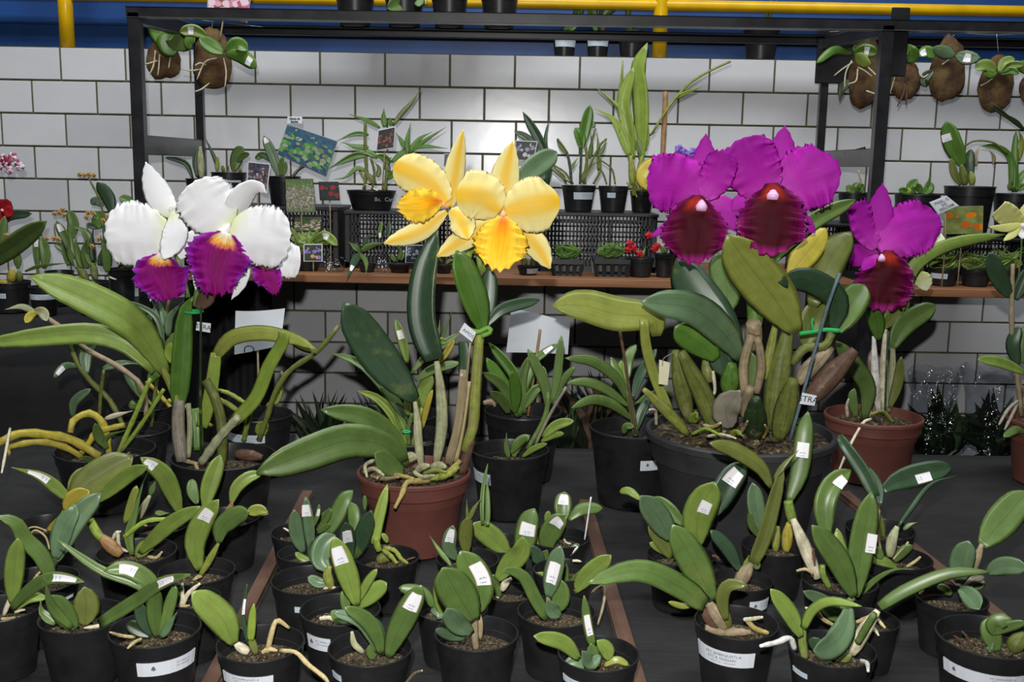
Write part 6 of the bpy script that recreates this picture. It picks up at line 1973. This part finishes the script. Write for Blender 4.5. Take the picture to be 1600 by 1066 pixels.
top('wide top-ledge pot near the right rack gusset', '3', 1378, 1592, 182, '''
P 20 e 1500,170 1520,80 1550,-20 d:0,0
P 20 e 1510,170 1540,80 1580,-10 d:0,0
P 30 e 1480,175 1450,160 1440,150
''', ZTOP, YT)
ZT2 = ztb + .0136
for i, (x0, x1, lab, it) in enumerate(((472, 705, 'black pot on the rear top beam, first from the left', 'L 60 f 590,-30 570,-80 540,-120'),
        (762, 1002, 'black pot on the rear top beam with a broad leaf over its rim', 'L 110 g 880,-20 900,-5 780,50 d:-2,-6\nL 80 f 900,-20 960,-30 970,40 d:-2,-4\nP 50 e 930,-30 1000,-40 1010,30 d:-2,-4\nL 60 f 860,-30 850,-80 820,-110'),
        (1040, 1262, 'black pot on the rear top beam, third from the left', 'L 60 f 1150,-30 1150,-80 1140,-120'),
        (1335, 1562, 'black pot on the rear top beam, fourth from the left', 'L 60 f 1450,-30 1440,-80 1430,-120'))):
    top(lab, '2', x0, x1, -30, it, ZT2, RB - .022)
# ------------------------------------------------------------------ low bench with dark plants and plastic-sleeved pots behind the table
M_BENCH = M_DRAPE
bz = .40
bench = thing('low_bench', (.3, 3.55, 0), 'low dark bench on the floor behind the display table', 'bench')
link('bench_top', boxmesh('bench_top', -.70, 2.2, 3.30, 3.80, bz - .03, bz), M_BENCH, bench, smooth=False)
for x in (-.66, .6, 2.15):
    for y in (3.34, 3.76): link('leg', barmesh('leg', (x, y, 0), (x, y, bz - .03), .04, .04, up=Vector((0, 1, 0))), M_BENCH, bench, smooth=False)
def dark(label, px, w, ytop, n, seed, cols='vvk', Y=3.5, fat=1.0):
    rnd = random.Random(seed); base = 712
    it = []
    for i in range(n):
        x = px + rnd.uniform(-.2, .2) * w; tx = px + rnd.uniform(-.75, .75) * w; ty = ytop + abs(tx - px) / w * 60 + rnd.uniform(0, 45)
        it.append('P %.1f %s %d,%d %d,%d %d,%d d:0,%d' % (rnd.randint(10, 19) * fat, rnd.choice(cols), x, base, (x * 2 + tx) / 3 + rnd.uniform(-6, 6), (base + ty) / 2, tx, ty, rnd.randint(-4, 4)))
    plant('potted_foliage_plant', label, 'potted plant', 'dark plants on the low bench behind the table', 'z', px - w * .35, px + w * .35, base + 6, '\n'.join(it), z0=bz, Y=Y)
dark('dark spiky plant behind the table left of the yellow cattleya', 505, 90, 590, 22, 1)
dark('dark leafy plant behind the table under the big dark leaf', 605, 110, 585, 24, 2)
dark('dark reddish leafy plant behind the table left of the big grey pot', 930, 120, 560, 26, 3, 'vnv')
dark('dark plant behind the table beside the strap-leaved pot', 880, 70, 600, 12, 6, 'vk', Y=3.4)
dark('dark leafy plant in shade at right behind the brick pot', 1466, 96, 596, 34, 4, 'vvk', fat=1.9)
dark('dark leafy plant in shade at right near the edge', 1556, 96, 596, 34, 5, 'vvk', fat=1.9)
def _clear():
    mt, nt, b = new_mat('clear_plastic_film'); f = noise_fac(nt, 24, 3)
    tr = N(nt, 'ShaderNodeBsdfTransparent'); gl = N(nt, 'ShaderNodeBsdfGlossy'); gl.inputs['Roughness'].default_value = .12; mx = N(nt, 'ShaderNodeMixShader')
    tr.inputs[0].default_value = (.86, .88, .9, 1)
    nt.links.new(ramp(nt, f, [(.45, (.03,)*3+(1,)), (.75, (.22,)*3+(1,))]), mx.inputs[0])
    bp = N(nt, 'ShaderNodeBump'); bp.inputs['Strength'].default_value = .9; bp.inputs['Distance'].default_value = .02; nt.links.new(f, bp.inputs['Height']); nt.links.new(bp.outputs[0], gl.inputs['Normal'])
    nt.links.new(tr.outputs[0], mx.inputs[1]); nt.links.new(gl.outputs[0], mx.inputs[2]); nt.links.new(mx.outputs[0], nt.nodes['Material Output'].inputs[0])
    return mt
M_CLEAR = _clear()
def sleeve(label, px, w, ytop, seed, Y=3.36):
    a = at(px, ytop, Y); u = mpp(a); R = w * u / 2; rnd = random.Random(seed); vs, fs = [], []; seg, lev = 20, 6
    for k in range(lev + 1):
        t = k / lev
        for j in range(seg):
            an = 2 * math.pi * j / seg; r = R * (.45 + .55 * t) * (1 + .22 * rnd.uniform(-1, 1) * t); vs.append((a.x + r * math.cos(an), Y + r * .55 * math.sin(an), bz + (a.z - bz) * t * (1 + .03 * rnd.uniform(-1, 1))))
    for k in range(lev):
        for j in range(seg):
            q = k * seg + j; b = k * seg + (j + 1) % seg; fs.append((q, b, b + seg, q + seg))
    tag(link('plastic_sleeve', mesh('plastic_sleeve', vs, fs), M_CLEAR, smooth=False), label, 'plastic sleeve', 'clear plastic sleeves round the bench plants')
sleeve('crumpled clear plastic sleeve behind the table next to the brick pot', 1462, 84, 575, 1)
sleeve('crumpled clear plastic sleeve behind the table toward the right edge', 1546, 80, 572, 2, Y=3.38)
def clearbox(label, crop, x0, x1, y0, Y=3.39, d=.07):
    a, b = at(*cpx(crop, x0, y0), Y), at(*cpx(crop, x1, y0), Y); bm = bmesh.new()
    me = boxmesh('clear_box', a.x, b.x, Y - d / 2, Y + d / 2, SZ + .0005, a.z, bev=.006, seg=2)
    tag(link('clear_box', me, M_CLEAR, smooth=False), label, 'plastic box', 'clear plastic boxes on the shelf edge')
clearbox('clear plastic box on the shelf edge right of the purple-daisy photo', 'o', 425, 595, 455)
clearbox('clear plastic box on the shelf edge between two tiny pots', 'o', 880, 970, 440)
bpy.context.view_layer.update()
